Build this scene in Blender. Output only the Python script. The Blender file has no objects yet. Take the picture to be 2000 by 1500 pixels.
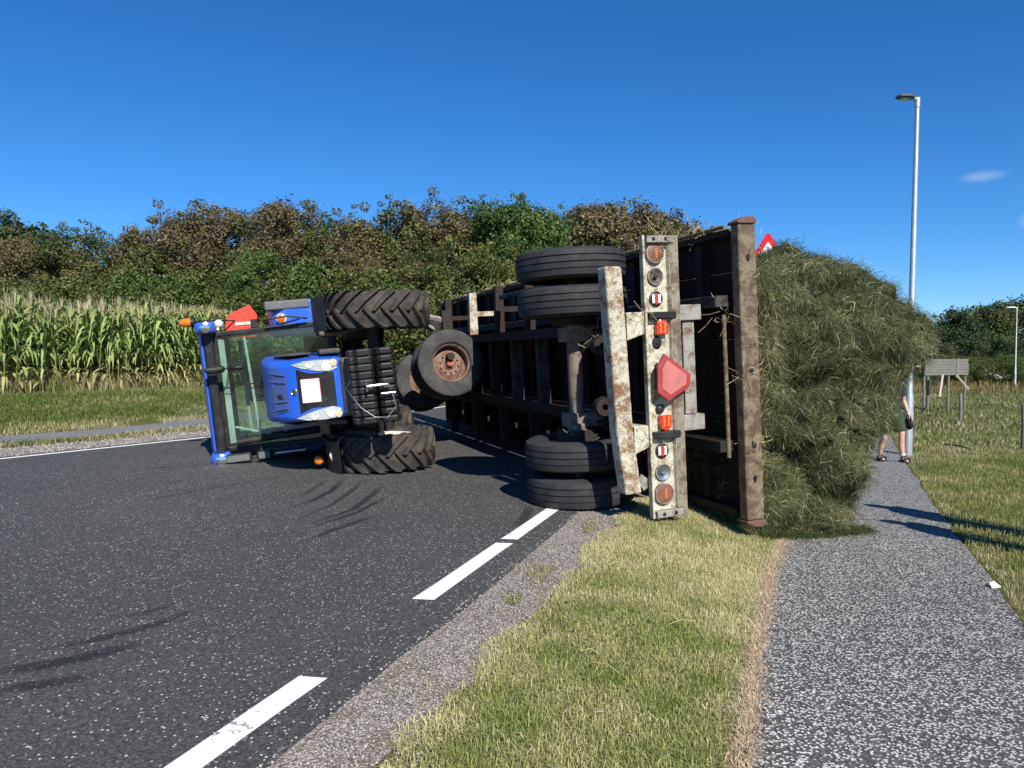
import bpy, bmesh, math, random
import numpy as np
from mathutils import Vector, Matrix, Euler

random.seed(7)
RNG = np.random.default_rng(11)
SC = bpy.context.scene
COL = SC.collection
R = math.radians

# ------------------------------------------------------------------ camera
CAM_Z = 1.45
FPX = 1440.0                       # focal length in photo pixels (photo 2000 px wide)
PITCH = math.atan(55.0 / FPX)      # looking slightly down
cam_d = bpy.data.cameras.new('camera')
cam_d.sensor_width = 36.0
cam_d.lens = FPX / 2000.0 * 36.0
cam_d.clip_start = 0.05
cam_d.clip_end = 5000.0
cam = bpy.data.objects.new('camera', cam_d)
COL.objects.link(cam)
cam.location = (0, 0, CAM_Z)
cam.rotation_euler = (math.pi / 2 - PITCH, 0, 0)
SC.camera = cam

# ------------------------------------------------------------------ sky, sun, exposure
SUN_AZ = Vector((0.37, -0.93, 0)).normalized()     # horizontal direction towards the sun
SUN_EL = R(39)
world = bpy.data.worlds.new('World')
SC.world = world
world.use_nodes = True
wn = world.node_tree
for n in list(wn.nodes):
    wn.nodes.remove(n)
w_out = wn.nodes.new('ShaderNodeOutputWorld')
w_bg = wn.nodes.new('ShaderNodeBackground')
w_sky = wn.nodes.new('ShaderNodeTexSky')
w_sky.sky_type = 'NISHITA'
w_sky.sun_disc = False
w_sky.sun_elevation = SUN_EL
w_sky.sun_rotation = math.atan2(SUN_AZ.x, SUN_AZ.y)
w_sky.altitude = 1500
w_sky.air_density = 1.0
w_sky.dust_density = 0.0
w_sky.ozone_density = 10.0
w_bg.inputs['Strength'].default_value = 0.10
w_hsv = wn.nodes.new('ShaderNodeHueSaturation')
w_hsv.inputs['Saturation'].default_value = 1.14
wn.links.new(w_sky.outputs[0], w_hsv.inputs['Color'])
# two faint wisps of cloud low on the right
def _cloud(col, d, wx, wz, amt):
    tc = wn.nodes.new('ShaderNodeTexCoord'); d = Vector(d).normalized()
    sb = wn.nodes.new('ShaderNodeVectorMath'); sb.operation = 'SUBTRACT'; sb.inputs[1].default_value = d
    nz = wn.nodes.new('ShaderNodeTexNoise'); nz.inputs['Scale'].default_value = 90; nz.inputs['Detail'].default_value = 5
    ml = wn.nodes.new('ShaderNodeVectorMath'); ml.operation = 'MULTIPLY'; ml.inputs[1].default_value = (1/wx, 1/wx, 1/wz)
    ln = wn.nodes.new('ShaderNodeVectorMath'); ln.operation = 'LENGTH'
    mr = wn.nodes.new('ShaderNodeMapRange'); mr.interpolation_type = 'SMOOTHSTEP'
    mr.inputs[1].default_value = 1.0; mr.inputs[2].default_value = 0.0; mr.inputs[3].default_value = 0.0; mr.inputs[4].default_value = amt
    mu = wn.nodes.new('ShaderNodeMath'); mu.operation = 'MULTIPLY'; mx = wn.nodes.new('ShaderNodeMix'); mx.data_type = 'RGBA'
    wn.links.new(tc.outputs['Generated'], sb.inputs[0]); wn.links.new(tc.outputs['Generated'], nz.inputs['Vector'])
    wn.links.new(sb.outputs[0], ml.inputs[0]); wn.links.new(ml.outputs[0], ln.inputs[0]); wn.links.new(ln.outputs['Value'], mr.inputs[0])
    wn.links.new(mr.outputs[0], mu.inputs[0]); wn.links.new(nz.outputs['Fac'], mu.inputs[1]); wn.links.new(mu.outputs[0], mx.inputs[0])
    wn.links.new(col, mx.inputs[6]); mx.inputs[7].default_value = (6.5, 7.2, 8.0, 1); return mx.outputs[2]
_c = _cloud(w_hsv.outputs[0], (.632, 1, .241), .030, .0085, .42)
_c = _cloud(_c, (.70, 1, .183), .016, .013, .5)
wn.links.new(_c, w_bg.inputs['Color'])
wn.links.new(w_bg.outputs[0], w_out.inputs['Surface'])

sun_d = bpy.data.lights.new('sun', 'SUN')
sun_d.energy = 4.9
sun_d.angle = R(0.53)
sun_d.color = (1.0, 0.95, 0.86)
sun = bpy.data.objects.new('sun', sun_d)
COL.objects.link(sun)
to_sun = SUN_AZ * math.cos(SUN_EL) + Vector((0, 0, math.sin(SUN_EL)))
sun.rotation_euler = to_sun.to_track_quat('Z', 'Y').to_euler()
sun.location = (0, 0, 30)

SC.view_settings.view_transform = 'Standard'
SC.view_settings.look = 'None'
SC.view_settings.exposure = 0.50
SC.view_settings.gamma = 1.0
SC.render.engine = 'CYCLES'
SC.cycles.use_denoising = True
SC.cycles.max_bounces = 6
SC.cycles.transparent_max_bounces = 12

# ------------------------------------------------------------------ helpers
def norm(v):
    v = np.asarray(v, float)
    return v / np.linalg.norm(v)

def tag(o, label=None, cat=None, group=None, kind=None):
    if label: o['label'] = label
    if cat: o['category'] = cat
    if group: o['group'] = group
    if kind: o['kind'] = kind
    return o

def empty(name, loc=(0, 0, 0), mat=None):
    o = bpy.data.objects.new(name, None)
    COL.objects.link(o)
    o.empty_display_size = 0.2
    if mat is not None:
        o.matrix_world = mat
    else:
        o.location = loc
    return o

def link(name, me, parent=None):
    o = bpy.data.objects.new(name, me)
    COL.objects.link(o)
    if parent is not None:
        o.parent = parent
    return o

def bevel(o, w, seg=2, ang=35):
    m = o.modifiers.new('bevel', 'BEVEL')
    m.width = w; m.segments = seg
    m.limit_method = 'ANGLE'; m.angle_limit = R(ang)
    m.harden_normals = False
    return o

def shade(me, angle=40):
    me.polygons.foreach_set('use_smooth', [True] * len(me.polygons))
    try:
        me.set_sharp_from_angle(angle=R(angle))
    except Exception:
        pass

def np_mesh(name, verts, faces_idx, mat, cols=None, nper=4, smooth=False):
    """verts (N,3); faces_idx (F,nper) int; cols (N,3)"""
    me = bpy.data.meshes.new(name)
    verts = np.asarray(verts, np.float32); faces_idx = np.asarray(faces_idx, np.int32)
    me.vertices.add(len(verts)); me.vertices.foreach_set('co', verts.ravel())
    F = len(faces_idx)
    me.loops.add(F * nper); me.loops.foreach_set('vertex_index', faces_idx.ravel())
    me.polygons.add(F)
    me.polygons.foreach_set('loop_start', np.arange(F, dtype=np.int32) * nper)
    me.polygons.foreach_set('loop_total', np.full(F, nper, np.int32))
    if smooth:
        me.polygons.foreach_set('use_smooth', np.ones(F, bool))
    me.update(calc_edges=True)
    if cols is not None:
        a = me.color_attributes.new('Col', 'FLOAT_COLOR', 'POINT')
        c = np.ones((len(verts), 4), np.float32); c[:, :3] = cols
        a.data.foreach_set('color', c.ravel())
    me.materials.append(mat)
    return me

class MB:
    """collects simple solids, then builds ONE mesh object"""
    def __init__(s):
        s.v = []; s.f = []
    def add(s, vs, fs):
        b = len(s.v)
        s.v += [tuple(map(float, v)) for v in vs]
        s.f += [tuple(b + i for i in f) for f in fs]
        return s
    def box(s, x0, x1, y0, y1, z0, z1):
        vs = [(x0,y0,z0),(x1,y0,z0),(x1,y1,z0),(x0,y1,z0),(x0,y0,z1),(x1,y0,z1),(x1,y1,z1),(x0,y1,z1)]
        return s.add(vs, [(3,2,1,0),(4,5,6,7),(0,1,5,4),(1,2,6,5),(2,3,7,6),(3,0,4,7)])
    def obox(s, c, ax, ay, az, sx, sy, sz):
        c = np.array(c, float); ax, ay, az = norm(ax)*sx/2, norm(ay)*sy/2, norm(az)*sz/2
        vs = [c+i*ax+j*ay+k*az for k in (-1,1) for (i,j) in ((-1,-1),(1,-1),(1,1),(-1,1))]
        return s.add(vs, [(3,2,1,0),(4,5,6,7),(0,1,5,4),(1,2,6,5),(2,3,7,6),(3,0,4,7)])
    def bar(s, p0, p1, w, h, up=(0,0,1)):
        p0, p1 = np.array(p0, float), np.array(p1, float)
        d = norm(p1-p0); up = np.array(up, float)
        if abs(np.dot(d, norm(up))) > .98: up = np.array((1.,0.,0.))
        sd = norm(np.cross(d, up)); u = np.cross(sd, d)
        return s.obox((p0+p1)/2, d, sd, u, np.linalg.norm(p1-p0), w, h)
    def prism(s, poly, axis, a0, a1):
        """poly 2D points; axis 'x','y','z' = extrusion axis"""
        n = len(poly)
        def P(p, a):
            return {'x': (a, p[0], p[1]), 'y': (p[0], a, p[1]), 'z': (p[0], p[1], a)}[axis]
        vs = [P(p, a0) for p in poly] + [P(p, a1) for p in poly]
        fs = [tuple(range(n-1, -1, -1)), tuple(range(n, 2*n))]
        fs += [(i, (i+1) % n, n+(i+1) % n, n+i) for i in range(n)]
        return s.add(vs, fs)
    def tube(s, pts, rad, n=10, cap=True):
        pts = [np.array(p, float) for p in pts]
        if not hasattr(rad, '__len__'): rad = [rad]*len(pts)
        rings = []; ref = None
        for i, p in enumerate(pts):
            d = norm(pts[min(i+1, len(pts)-1)] - pts[max(i-1, 0)])
            if ref is None:
                ref = np.array((0,0,1.)) if abs(d[2]) < .9 else np.array((1.,0,0))
            a = norm(np.cross(d, ref)); b = np.cross(a, d); ref = b
            rings.append([p + rad[i]*(math.cos(2*math.pi*k/n)*a + math.sin(2*math.pi*k/n)*b) for k in range(n)])
        vs = [v for r in rings for v in r]; fs = []
        for i in range(len(pts)-1):
            for k in range(n):
                k2 = (k+1) % n
                fs.append((i*n+k, i*n+k2, (i+1)*n+k2, (i+1)*n+k))
        if cap:
            fs.append(tuple(range(n-1, -1, -1))); m = (len(pts)-1)*n
            fs.append(tuple(range(m, m+n)))
        return s.add(vs, fs)
    def lathe(s, prof, c=(0,0,0), axis=(0,1,0), n=40, closed=False, ref=None):
        """prof: (axial, radius) list turned about axis through c"""
        c = np.array(c, float); ax = norm(axis)
        r0 = np.array((0,0,1.)) if abs(ax[2]) < .9 else np.array((1.,0,0))
        a = norm(np.cross(ax, r0)); b = np.cross(ax, a)
        vs = []; fs = []; m = len(prof)
        for k in range(n):
            t = 2*math.pi*k/n; d = math.cos(t)*a + math.sin(t)*b
            vs += [c + ax*q[0] + d*q[1] for q in prof]
        for k in range(n):
            k2 = (k+1) % n
            for j in range(m-1 if not closed else m):
                j2 = (j+1) % m
                fs.append((k*m+j, k2*m+j, k2*m+j2, k*m+j2))
        return s.add(vs, fs)
    def ball(s, c, r, n=10, sc=(1,1,1)):
        c = np.array(c, float)
        prof = [(-math.cos(math.pi*i/n), max(1e-4, math.sin(math.pi*i/n))) for i in range(n+1)]
        b0 = len(s.v); s.lathe(prof, (0,0,0), (0,0,1), n*2)
        for i in range(b0, len(s.v)):
            v = s.v[i]; s.v[i] = tuple(c[k] + v[k]*r*sc[k] for k in range(3))
        return s
    def build(s, name, mat, parent=None, smooth=None, bev=None, seg=2):
        me = bpy.data.meshes.new(name)
        me.from_pydata(s.v, [], s.f)
        bm = bmesh.new(); bm.from_mesh(me)
        bmesh.ops.recalc_face_normals(bm, faces=bm.faces)
        bm.to_mesh(me); bm.free()
        me.materials.append(mat)
        if smooth: shade(me, smooth)
        o = link(name, me, parent)
        if bev: bevel(o, bev, seg)
        return o

def vnoise(x, y, seed=0):
    """smooth 2D value noise, 0..1"""
    x = np.asarray(x, float); y = np.asarray(y, float)
    xi = np.floor(x).astype(np.int64); yi = np.floor(y).astype(np.int64)
    fx = x-xi; fy = y-yi; fx = fx*fx*(3-2*fx); fy = fy*fy*(3-2*fy)
    def h(a, b):
        n = (a*374761393 + b*668265263 + seed*1442695041) & 0x7fffffff
        n = ((n ^ (n >> 13))*1274126177) & 0x7fffffff
        return ((n ^ (n >> 16)) & 0xffff)/65535.0
    return (h(xi,yi)*(1-fx)+h(xi+1,yi)*fx)*(1-fy) + (h(xi,yi+1)*(1-fx)+h(xi+1,yi+1)*fx)*fy

def sstep(a, b, x):
    t = np.clip((np.asarray(x, float)-a)/(b-a), 0, 1)
    return t*t*(3-2*t)

# ------------------------------------------------------------------ the lie of the land
RY = np.array([-60, 0, 60, 200, 600.]); RX_ = -2.05 + 0.352*RY          # right edge line of the road
LY = np.array([-60, -2, 3.6, 7.7, 10.34, 12.97, 16.2, 19.7, 29, 52, 150, 600.])
LX = np.array([-75, -19, -13, -9.2, -7.18, -5.49, -3.9, -2.43, 1.2, 9.8, 45, 205.])
def XR(y): return np.interp(y, RY, RX_)
def XL(y): return np.interp(y, LY, LX)
def H(x, y):
    x = np.asarray(x, float); y = np.asarray(y, float)
    s = (x-XR(y))*0.943
    sl = (XL(y)-x)*0.88
    a = 0.06+0.46*np.clip((y-3)/11, 0, 1)
    right = -a*sstep(0.75, 2.3, s)
    left = 0.35*sstep(3.5, 9.5, sl)
    und = 0.035*(vnoise(x*.35, y*.35, 5)-.5)*sstep(4, 8, s) + .06*(vnoise(x*.3, y*.3, 9)-.5)*sstep(4, 7, sl)
    return right+left+und
_F = np.array((0, math.cos(PITCH), -math.sin(PITCH))); _U = np.array((0, math.sin(PITCH), math.cos(PITCH)))
def ray(px, py):
    return _F + np.array((1., 0, 0))*(px-1000)/FPX + _U*(750-py)/FPX
def ground(px, py, dz=0):
    """where the ground lies that the photo shows at this pixel"""
    d = ray(px, py); t = 5.0
    for _ in range(60):
        p = d*t
        t = t + .7*((CAM_Z-float(H(p[0], p[1])))/(-d[2]) - t)
    p = d*t
    return np.array((p[0], p[1], float(H(p[0], p[1]))+dz))
def at(px, py, depth):
    d = ray(px, py); p = d*depth/d[1]
    return np.array((p[0], p[1], CAM_Z+p[2]))

# ------------------------------------------------------------------ materials
MATS = {}
class NT:
    def __init__(s, name):
        s.m = bpy.data.materials.new(name); s.m.use_nodes = True
        s.t = s.m.node_tree; s.b = s.t.nodes['Principled BSDF']; s.out = s.t.nodes['Material Output']
    def n(s, t, **k):
        o = s.t.nodes.new('ShaderNode'+t)
        for a, b in k.items(): setattr(o, a, b)
        return o
    def l(s, a, b): s.t.links.new(a, b)
    def coord(s, kind='Object'):
        return s.n('TexCoord').outputs[kind]
    def noise(s, scale, detail=4, rough=.6, vec=None, out='Fac'):
        o = s.n('TexNoise'); o.inputs['Scale'].default_value = scale
        o.inputs['Detail'].default_value = detail; o.inputs['Roughness'].default_value = rough
        if vec is not None: s.l(vec, o.inputs['Vector'])
        return o.outputs[out]
    def voro(s, scale, vec=None, feature='F1', out='Color', rnd=1.0):
        o = s.n('TexVoronoi'); o.feature = feature; o.inputs['Scale'].default_value = scale
        o.inputs['Randomness'].default_value = rnd
        if vec is not None: s.l(vec, o.inputs['Vector'])
        return o.outputs[out]
    def ramp(s, fac, stops, interp='LINEAR'):
        o = s.n('ValToRGB'); e = o.color_ramp; e.interpolation = interp
        while len(e.elements) > 1: e.elements.remove(e.elements[-1])
        e.elements[0].position = stops[0][0]; e.elements[0].color = _c4(stops[0][1])
        for p, c in stops[1:]:
            x = e.elements.new(p); x.color = _c4(c)
        s.l(fac, o.inputs['Fac']); return o.outputs['Color']
    def mix(s, fac, a, b, mode='MIX'):
        o = s.n('Mix', data_type='RGBA', blend_type=mode)
        for sock, v in ((o.inputs[0], fac), (o.inputs[6], a), (o.inputs[7], b)):
            if isinstance(v, (int, float)): sock.default_value = v
            elif isinstance(v, tuple): sock.default_value = _c4(v)
            else: s.l(v, sock)
        return o.outputs[2]
    def math(s, op, a, b=None):
        o = s.n('Math', operation=op)
        for i, v in enumerate((a, b)):
            if v is None: continue
            if isinstance(v, (int, float)): o.inputs[i].default_value = v
            else: s.l(v, o.inputs[i])
        return o.outputs[0]
    def bump(s, h, strength=.3, dist=.01):
        o = s.n('Bump'); o.inputs['Strength'].default_value = strength; o.inputs['Distance'].default_value = dist
        s.l(h, o.inputs['Height']); s.l(o.outputs[0], s.b.inputs['Normal'])
    def base(s, c):
        if isinstance(c, tuple): s.b.inputs['Base Color'].default_value = _c4(c)
        else: s.l(c, s.b.inputs['Base Color'])
    def set(s, **k):
        for a, v in k.items():
            i = s.b.inputs[a.replace('_', ' ')]
            if hasattr(v, 'links') or hasattr(v, 'is_linked'): s.l(v, i)
            else: i.default_value = v
        return s
def _c4(c):
    if isinstance(c, (int, float)): return (c, c, c, 1)
    return tuple(c) + ((1,) if len(c) == 3 else ())

def mat_simple(name, col, rough=.6, metal=0, var=.25, scale=8, spec=.4, bump=0):
    m = NT(name); co = m.coord()
    nz = m.noise(scale, 5, .6, co)
    c0 = tuple(max(0, x*(1-var)) for x in col); c1 = tuple(min(1, x*(1+var)) for x in col)
    m.base(m.ramp(nz, [(.3, c0), (.7, c1)]))
    m.set(Roughness=rough, Metallic=metal); m.b.inputs['Specular IOR Level'].default_value = spec
    if bump: m.bump(m.noise(scale*6, 3, .6, co), bump, .01)
    MATS[name] = m.m; return m.m

def mat_weathered(name, paint, rust, grime, rust_amt=.5, scale=5, rough=.75, bump=.35):
    """old paint with rust blotches and dirt"""
    m = NT(name); co = m.coord()
    big = m.noise(scale, 6, .7, co); fine = m.noise(scale*9, 4, .7, co); mid = m.noise(scale*2.7, 5, .75, co)
    p = m.ramp(fine, [(.3, tuple(x*.72 for x in paint)), (.65, paint)])
    g = m.mix(m.ramp(mid, [(.46, (0,0,0)), (.66, (1,1,1))]), p, grime)
    r = m.ramp(fine, [(.25, tuple(x*.45 for x in rust)), (.75, tuple(min(1, x*1.5) for x in rust))])
    k = m.ramp(m.math('ADD', m.math('MULTIPLY', big, .65), m.math('MULTIPLY', fine, .35)),
               [(rust_amt-.03, (0,0,0)), (rust_amt+.05, (1,1,1))])
    m.base(m.mix(k, g, r))
    m.set(Roughness=rough); m.b.inputs['Specular IOR Level'].default_value = .25
    m.bump(m.math('ADD', m.math('MULTIPLY', fine, .6), k), bump, .004)
    MATS[name] = m.m; return m.m

def mat_attr(name, rough=.7, trans=.25, spec=.25, gain=1.0):
    """leaf-like matter: colour from the mesh, a little light comes through"""
    m = NT(name)
    a = m.n('Attribute'); a.attribute_name = 'Col'
    m.base(a.outputs['Color']); m.set(Roughness=rough); m.b.inputs['Specular IOR Level'].default_value = spec
    if trans:
        t = m.n('BsdfTranslucent'); m.l(a.outputs['Color'], t.inputs['Color'])
        mx = m.n('MixShader'); mx.inputs[0].default_value = trans
        m.l(m.b.outputs[0], mx.inputs[1]); m.l(t.outputs[0], mx.inputs[2]); m.l(mx.outputs[0], m.out.inputs['Surface'])
    MATS[name] = m.m; return m.m

def mat_asphalt(name, dark, chip, chip_share, scale=110, tint=(1, 1, 1), big=.2, stone2=None):
    m = NT(name); co = m.coord()
    cell = m.n('TexVoronoi'); cell.inputs['Scale'].default_value = scale; m.l(co, cell.inputs['Vector'])
    sep = m.n('SeparateColor'); m.l(cell.outputs['Color'], sep.inputs['Color'])
    lo = tuple(dark*.6*t for t in tint); hi = tuple(dark*1.45*t for t in tint)
    body = m.ramp(sep.outputs[1], [(0, lo), (1, hi)])
    edge = m.ramp(cell.outputs['Distance'], [(.25, (1, 1, 1)), (.75, (.55, .55, .55))])
    body = m.mix(1.0, body, edge, 'MULTIPLY')
    th = 1-chip_share
    patch = m.noise(2.2, 3, .6, co)
    lvl = m.math('ADD', sep.outputs[0], m.math('MULTIPLY', m.math('SUBTRACT', patch, .5), .16))
    k = m.ramp(lvl, [(th-.01, (0, 0, 0)), (th+.01, (1, 1, 1))])
    k = m.mix(1.0, k, m.ramp(cell.outputs['Distance'], [(.42, (1, 1, 1)), (.55, (0, 0, 0))]), 'MULTIPLY')
    chipc = m.ramp(sep.outputs[2], [(0, tuple(x*.55 for x in chip)), (1, chip)])
    c = m.mix(k, body, chipc)
    large = m.noise(.35, 5, .65, co)
    c = m.mix(1.0, c, m.ramp(large, [(.3, (1-big,)*3), (.7, (1+big*.3,)*3)]), 'MULTIPLY')
    m.base(c); m.set(Roughness=.82); m.b.inputs['Specular IOR Level'].default_value = .35
    m.bump(cell.outputs['Distance'], .5, .004)
    MATS[name] = m.m; return m.m

ASPHALT = mat_asphalt('asphalt', .084, (.62, .62, .58), .06, 90, (1.02, 1.0, .95))
PATHMAT = mat_asphalt('chipped_asphalt', .11, (.78, .76, .71), .50, 85, (1.03, 1, .95), .16)
FARPATH = mat_asphalt('grey_grit', .22, (.5, .5, .48), .3, 60, (1, .99, .97), .2)

def mat_gravel():
    m = NT('gravel'); co = m.coord()
    v = m.n('TexVoronoi'); v.inputs['Scale'].default_value = 75; m.l(co, v.inputs['Vector'])
    sep = m.n('SeparateColor'); m.l(v.outputs['Color'], sep.inputs['Color'])
    c = m.ramp(sep.outputs[0], [(0, (.20, .165, .14)), (.5, (.40, .345, .30)), (.85, (.50, .44, .385)), (1, (.55, .53, .5))])
    c = m.mix(1.0, c, m.ramp(v.outputs['Distance'], [(.2, (1, 1, 1)), (.8, (.45, .42, .4))]), 'MULTIPLY')
    big = m.noise(3.0, 5, .65, co)
    c = m.mix(m.ramp(big, [(.5, (0, 0, 0)), (.72, (1, 1, 1))]), c, (.16, .13, .075))
    m.base(c); m.set(Roughness=.9); m.bump(v.outputs['Distance'], .8, .01)
    return m.m
GRAVEL = mat_gravel()

def mat_soil(name, a, b, c3, sc=1.5):
    m = NT(name); co = m.coord()
    n1 = m.noise(sc, 6, .65, co); n2 = m.noise(sc*14, 4, .7, co)
    c = m.mix(m.ramp(n1, [(.38, (0, 0, 0)), (.62, (1, 1, 1))]), a, b)
    c = m.mix(m.ramp(n2, [(.42, (0, 0, 0)), (.7, (1, 1, 1))]), c, c3)
    m.base(c); m.set(Roughness=.95); m.b.inputs['Specular IOR Level'].default_value = .1
    m.bump(n2, .6, .03)
    return m.m
TURF = mat_soil('turf', (.10, .11, .03), (.17, .15, .06), (.06, .065, .02))
def mat_line():
    m = NT('road_paint'); co = m.coord()
    wob = m.n('Mapping'); m.l(co, wob.inputs['Vector'])
    w = m.n('VectorMath', operation='ADD'); m.l(co, w.inputs[0]); sc = m.n('VectorMath', operation='SCALE'); sc.inputs['Scale'].default_value = .35
    m.l(m.noise(4, 4, .7, co, 'Color'), sc.inputs[0]); m.l(sc.outputs[0], w.inputs[1])
    ed = m.n('TexVoronoi', feature='DISTANCE_TO_EDGE'); ed.inputs['Scale'].default_value = 2.3; m.l(w.outputs[0], ed.inputs['Vector'])
    k = m.ramp(ed.outputs['Distance'], [(.006, (1, 1, 1)), (.012, (0, 0, 0))])
    k = m.mix(1.0, k, m.ramp(m.noise(1.3, 3, .6, co), [(.56, (0, 0, 0)), (.62, (.8, .8, .8))]), 'MULTIPLY')
    c = m.ramp(m.noise(26, 5, .75, co), [(.16, (.40, .40, .39)), (.30, (.72, .72, .70)), (.6, (.80, .80, .78))])
    m.base(m.mix(k, c, (.06, .06, .06))); m.set(Roughness=.75); m.bump(m.noise(90, 3, .7, co), .3, .003); return m.m
PAINT = mat_line()

LEAF = mat_attr('leaf', .55, .20, .35)
BLADE = mat_attr('blade', .65, .25, .25)
HAYM = mat_attr('cut_grass', .75, .18, .2)
BARK = mat_simple('bark', (.09, .07, .05), .9, 0, .4, 14, .2, .5)
RUBBER = mat_simple('rubber', (.028, .029, .030), .75, 0, .35, 10, .35, .15)
def mat_dusty(name, col, dust, amt=.5, rough=.7, scale=6, metal=0):
    m = NT(name); co = m.coord()
    k = m.ramp(m.noise(scale, 6, .7, co), [(amt-.12, (0, 0, 0)), (amt+.22, (.85, .85, .85))])
    m.base(m.mix(k, col, dust)); m.set(Roughness=rough, Metallic=metal); m.b.inputs['Specular IOR Level'].default_value = .35
    m.bump(m.noise(scale*12, 3, .6, co), .2, .004)
    MATS[name] = m.m; return m.m
LUGRUB = mat_dusty('dusty_rubber', (.022, .021, .020), (.11, .09, .07), .48, .85, 6)
SIDERUB = mat_dusty('grey_rubber', (.035, .036, .037), (.11, .10, .09), .55, .8, 5)
# ================================================================== THE SETTING
def axis_pts(lo, hi, fine_lo, fine_hi, step):
    a = [fine_lo]; d = step
    while a[-1] > lo: d *= 1.22; a.append(a[-1]-d)
    b = [fine_hi]; d = step
    while b[-1] < hi: d *= 1.22; b.append(b[-1]+d)
    return np.array(sorted(a[1:]) + list(np.arange(fine_lo, fine_hi+1e-6, step)) + b[1:])
gx = axis_pts(-900, 900, -14, 14, .35); gy = axis_pts(-120, 1600, -2, 26, .35)
GX, GY = np.meshgrid(gx, gy)
GZ = H(GX, GY)
onroad = (GX > XL(GY)-.1) & (GX < XR(GY)+.45)
GZ = GZ - np.where(onroad, .06, .018)
nx, ny = len(gx), len(gy)
ii = np.arange(nx*ny).reshape(ny, nx)
quads = np.stack([ii[:-1, :-1], ii[:-1, 1:], ii[1:, 1:], ii[1:, :-1]], -1).reshape(-1, 4)
me = np_mesh('grass_ground', np.stack([GX, GY, GZ], -1).reshape(-1, 3), quads, TURF, smooth=True)
tag(link('grass_ground', me), kind='structure')

def sheet(name, A, B, dz, mat, nu=6, kind='structure', parent=None, wob=0):
    """strip between two world polylines, laid on the land"""
    A = np.array(A, float)[:, :2]; B = np.array(B, float)[:, :2]
    n = len(A); vs = []; fs = []
    for i in range(n):
        for j in range(nu+1):
            p = A[i]+(B[i]-A[i])*j/nu
            vs.append((p[0], p[1], float(H(p[0], p[1]))+dz))
    for i in range(n-1):
        for j in range(nu):
            a = i*(nu+1)+j
            fs.append((a, a+1, a+nu+2, a+nu+1))
    me = np_mesh(name, vs, fs, mat, smooth=True)
    o = link(name, me, parent)
    bm = bmesh.new(); bm.from_mesh(me); bmesh.ops.recalc_face_normals(bm, faces=bm.faces)
    if sum(f.normal.z for f in bm.faces) < 0: bmesh.ops.reverse_faces(bm, faces=bm.faces)
    bm.to_mesh(me); bm.free()
    if kind: o['kind'] = kind
    return o
def resample(pts, step):
    pts = np.array(pts, float)[:, :2]
    d = np.r_[0, np.cumsum(np.linalg.norm(np.diff(pts, axis=0), axis=1))]
    n = max(2, int(d[-1]/step)+1); t = np.linspace(0, d[-1], n)
    return np.stack([np.interp(t, d, pts[:, k]) for k in (0, 1)], -1)
def pair(A, B, n):
    def rs(P):
        P = np.array(P, float)[:, :2]; d = np.r_[0, np.cumsum(np.linalg.norm(np.diff(P, axis=0), axis=1))]
        t = np.linspace(0, d[-1], n); return np.stack([np.interp(t, d, P[:, k]) for k in (0, 1)], -1)
    return rs(A), rs(B)

# road
ys = np.concatenate([np.arange(-8, 40, .5), np.arange(40, 400, 6)])
EDGE_R = .30                      # asphalt beyond the white line
def edge_wob(y): return .035*(vnoise(y*2.3, y*0+3, 2)-.5)+.05*(vnoise(y*.6, y*0, 4)-.5)
road = sheet('road', np.stack([XL(ys)-.28, ys], -1), np.stack([XR(ys)+EDGE_R+edge_wob(ys), ys], -1), 0.0, ASPHALT, 14)
# right edge dashes (photo rows) and the unbroken left edge line
def dash(y0, y1, w=.135):
    n = max(2, int((y1-y0)/.25)+1); yy = np.linspace(y0, y1, n)
    A = np.stack([XR(yy)-w/2, yy], -1); B = np.stack([XR(yy)+w/2, yy], -1)
    A[0, 1] += .02; B[-1, 1] -= .02
    o = sheet('edge_line', A, B, .004, PAINT, 2, None, road)
    return o
for y0, y1 in ((-1.2, .4), (1.55, 3.28), (4.32, 5.66), (5.76, 7.2), (8.3, 9.8), (10.9, 12.3), (13.4, 14.8), (16, 17.4)):
    dash(y0, y1)
yy = np.concatenate([np.arange(-2, 40, .4), np.arange(40, 120, 4)])
sheet('edge_line', np.stack([XL(yy)-.07, yy], -1), np.stack([XL(yy)+.06, yy], -1), .004, PAINT, 2, None, road)
# faint worn old line across the lane
wl = mat_weathered('worn_paint', (.12, .12, .12), (.055, .056, .058), (.07, .07, .07), .40, 14, .8, .1)
pl = resample([ground(300, 975), ground(430, 952), ground(560, 928)], .3)
sheet('worn_line', pl, pl+np.array((.02, .08)), .003, wl, 1, None, road)

# gravel shoulders
ys2 = np.arange(-4, 26, .25)
gw = .42+.16*(vnoise(ys2*1.4, ys2*0, 8)-.5)+.1*(vnoise(ys2*4, ys2*0, 18)-.5)
sheet('gravel_shoulder', np.stack([XR(ys2)+EDGE_R-.08, ys2], -1), np.stack([XR(ys2)+EDGE_R+gw, ys2], -1), -.004, GRAVEL, 5)
lg0 = [ground(-260, 925), ground(0, 899), ground(200, 879), ground(390, 857), ground(600, 835)]
lg1 = [ground(-260, 894), ground(0, 875), ground(200, 860), ground(390, 843), ground(600, 824)]
A, B = pair(lg0, lg1, 60); A = np.stack([XL(A[:, 1])-.24, A[:, 1]], -1)
sheet('gravel_shoulder', A, B, -.003, GRAVEL, 5)
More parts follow.
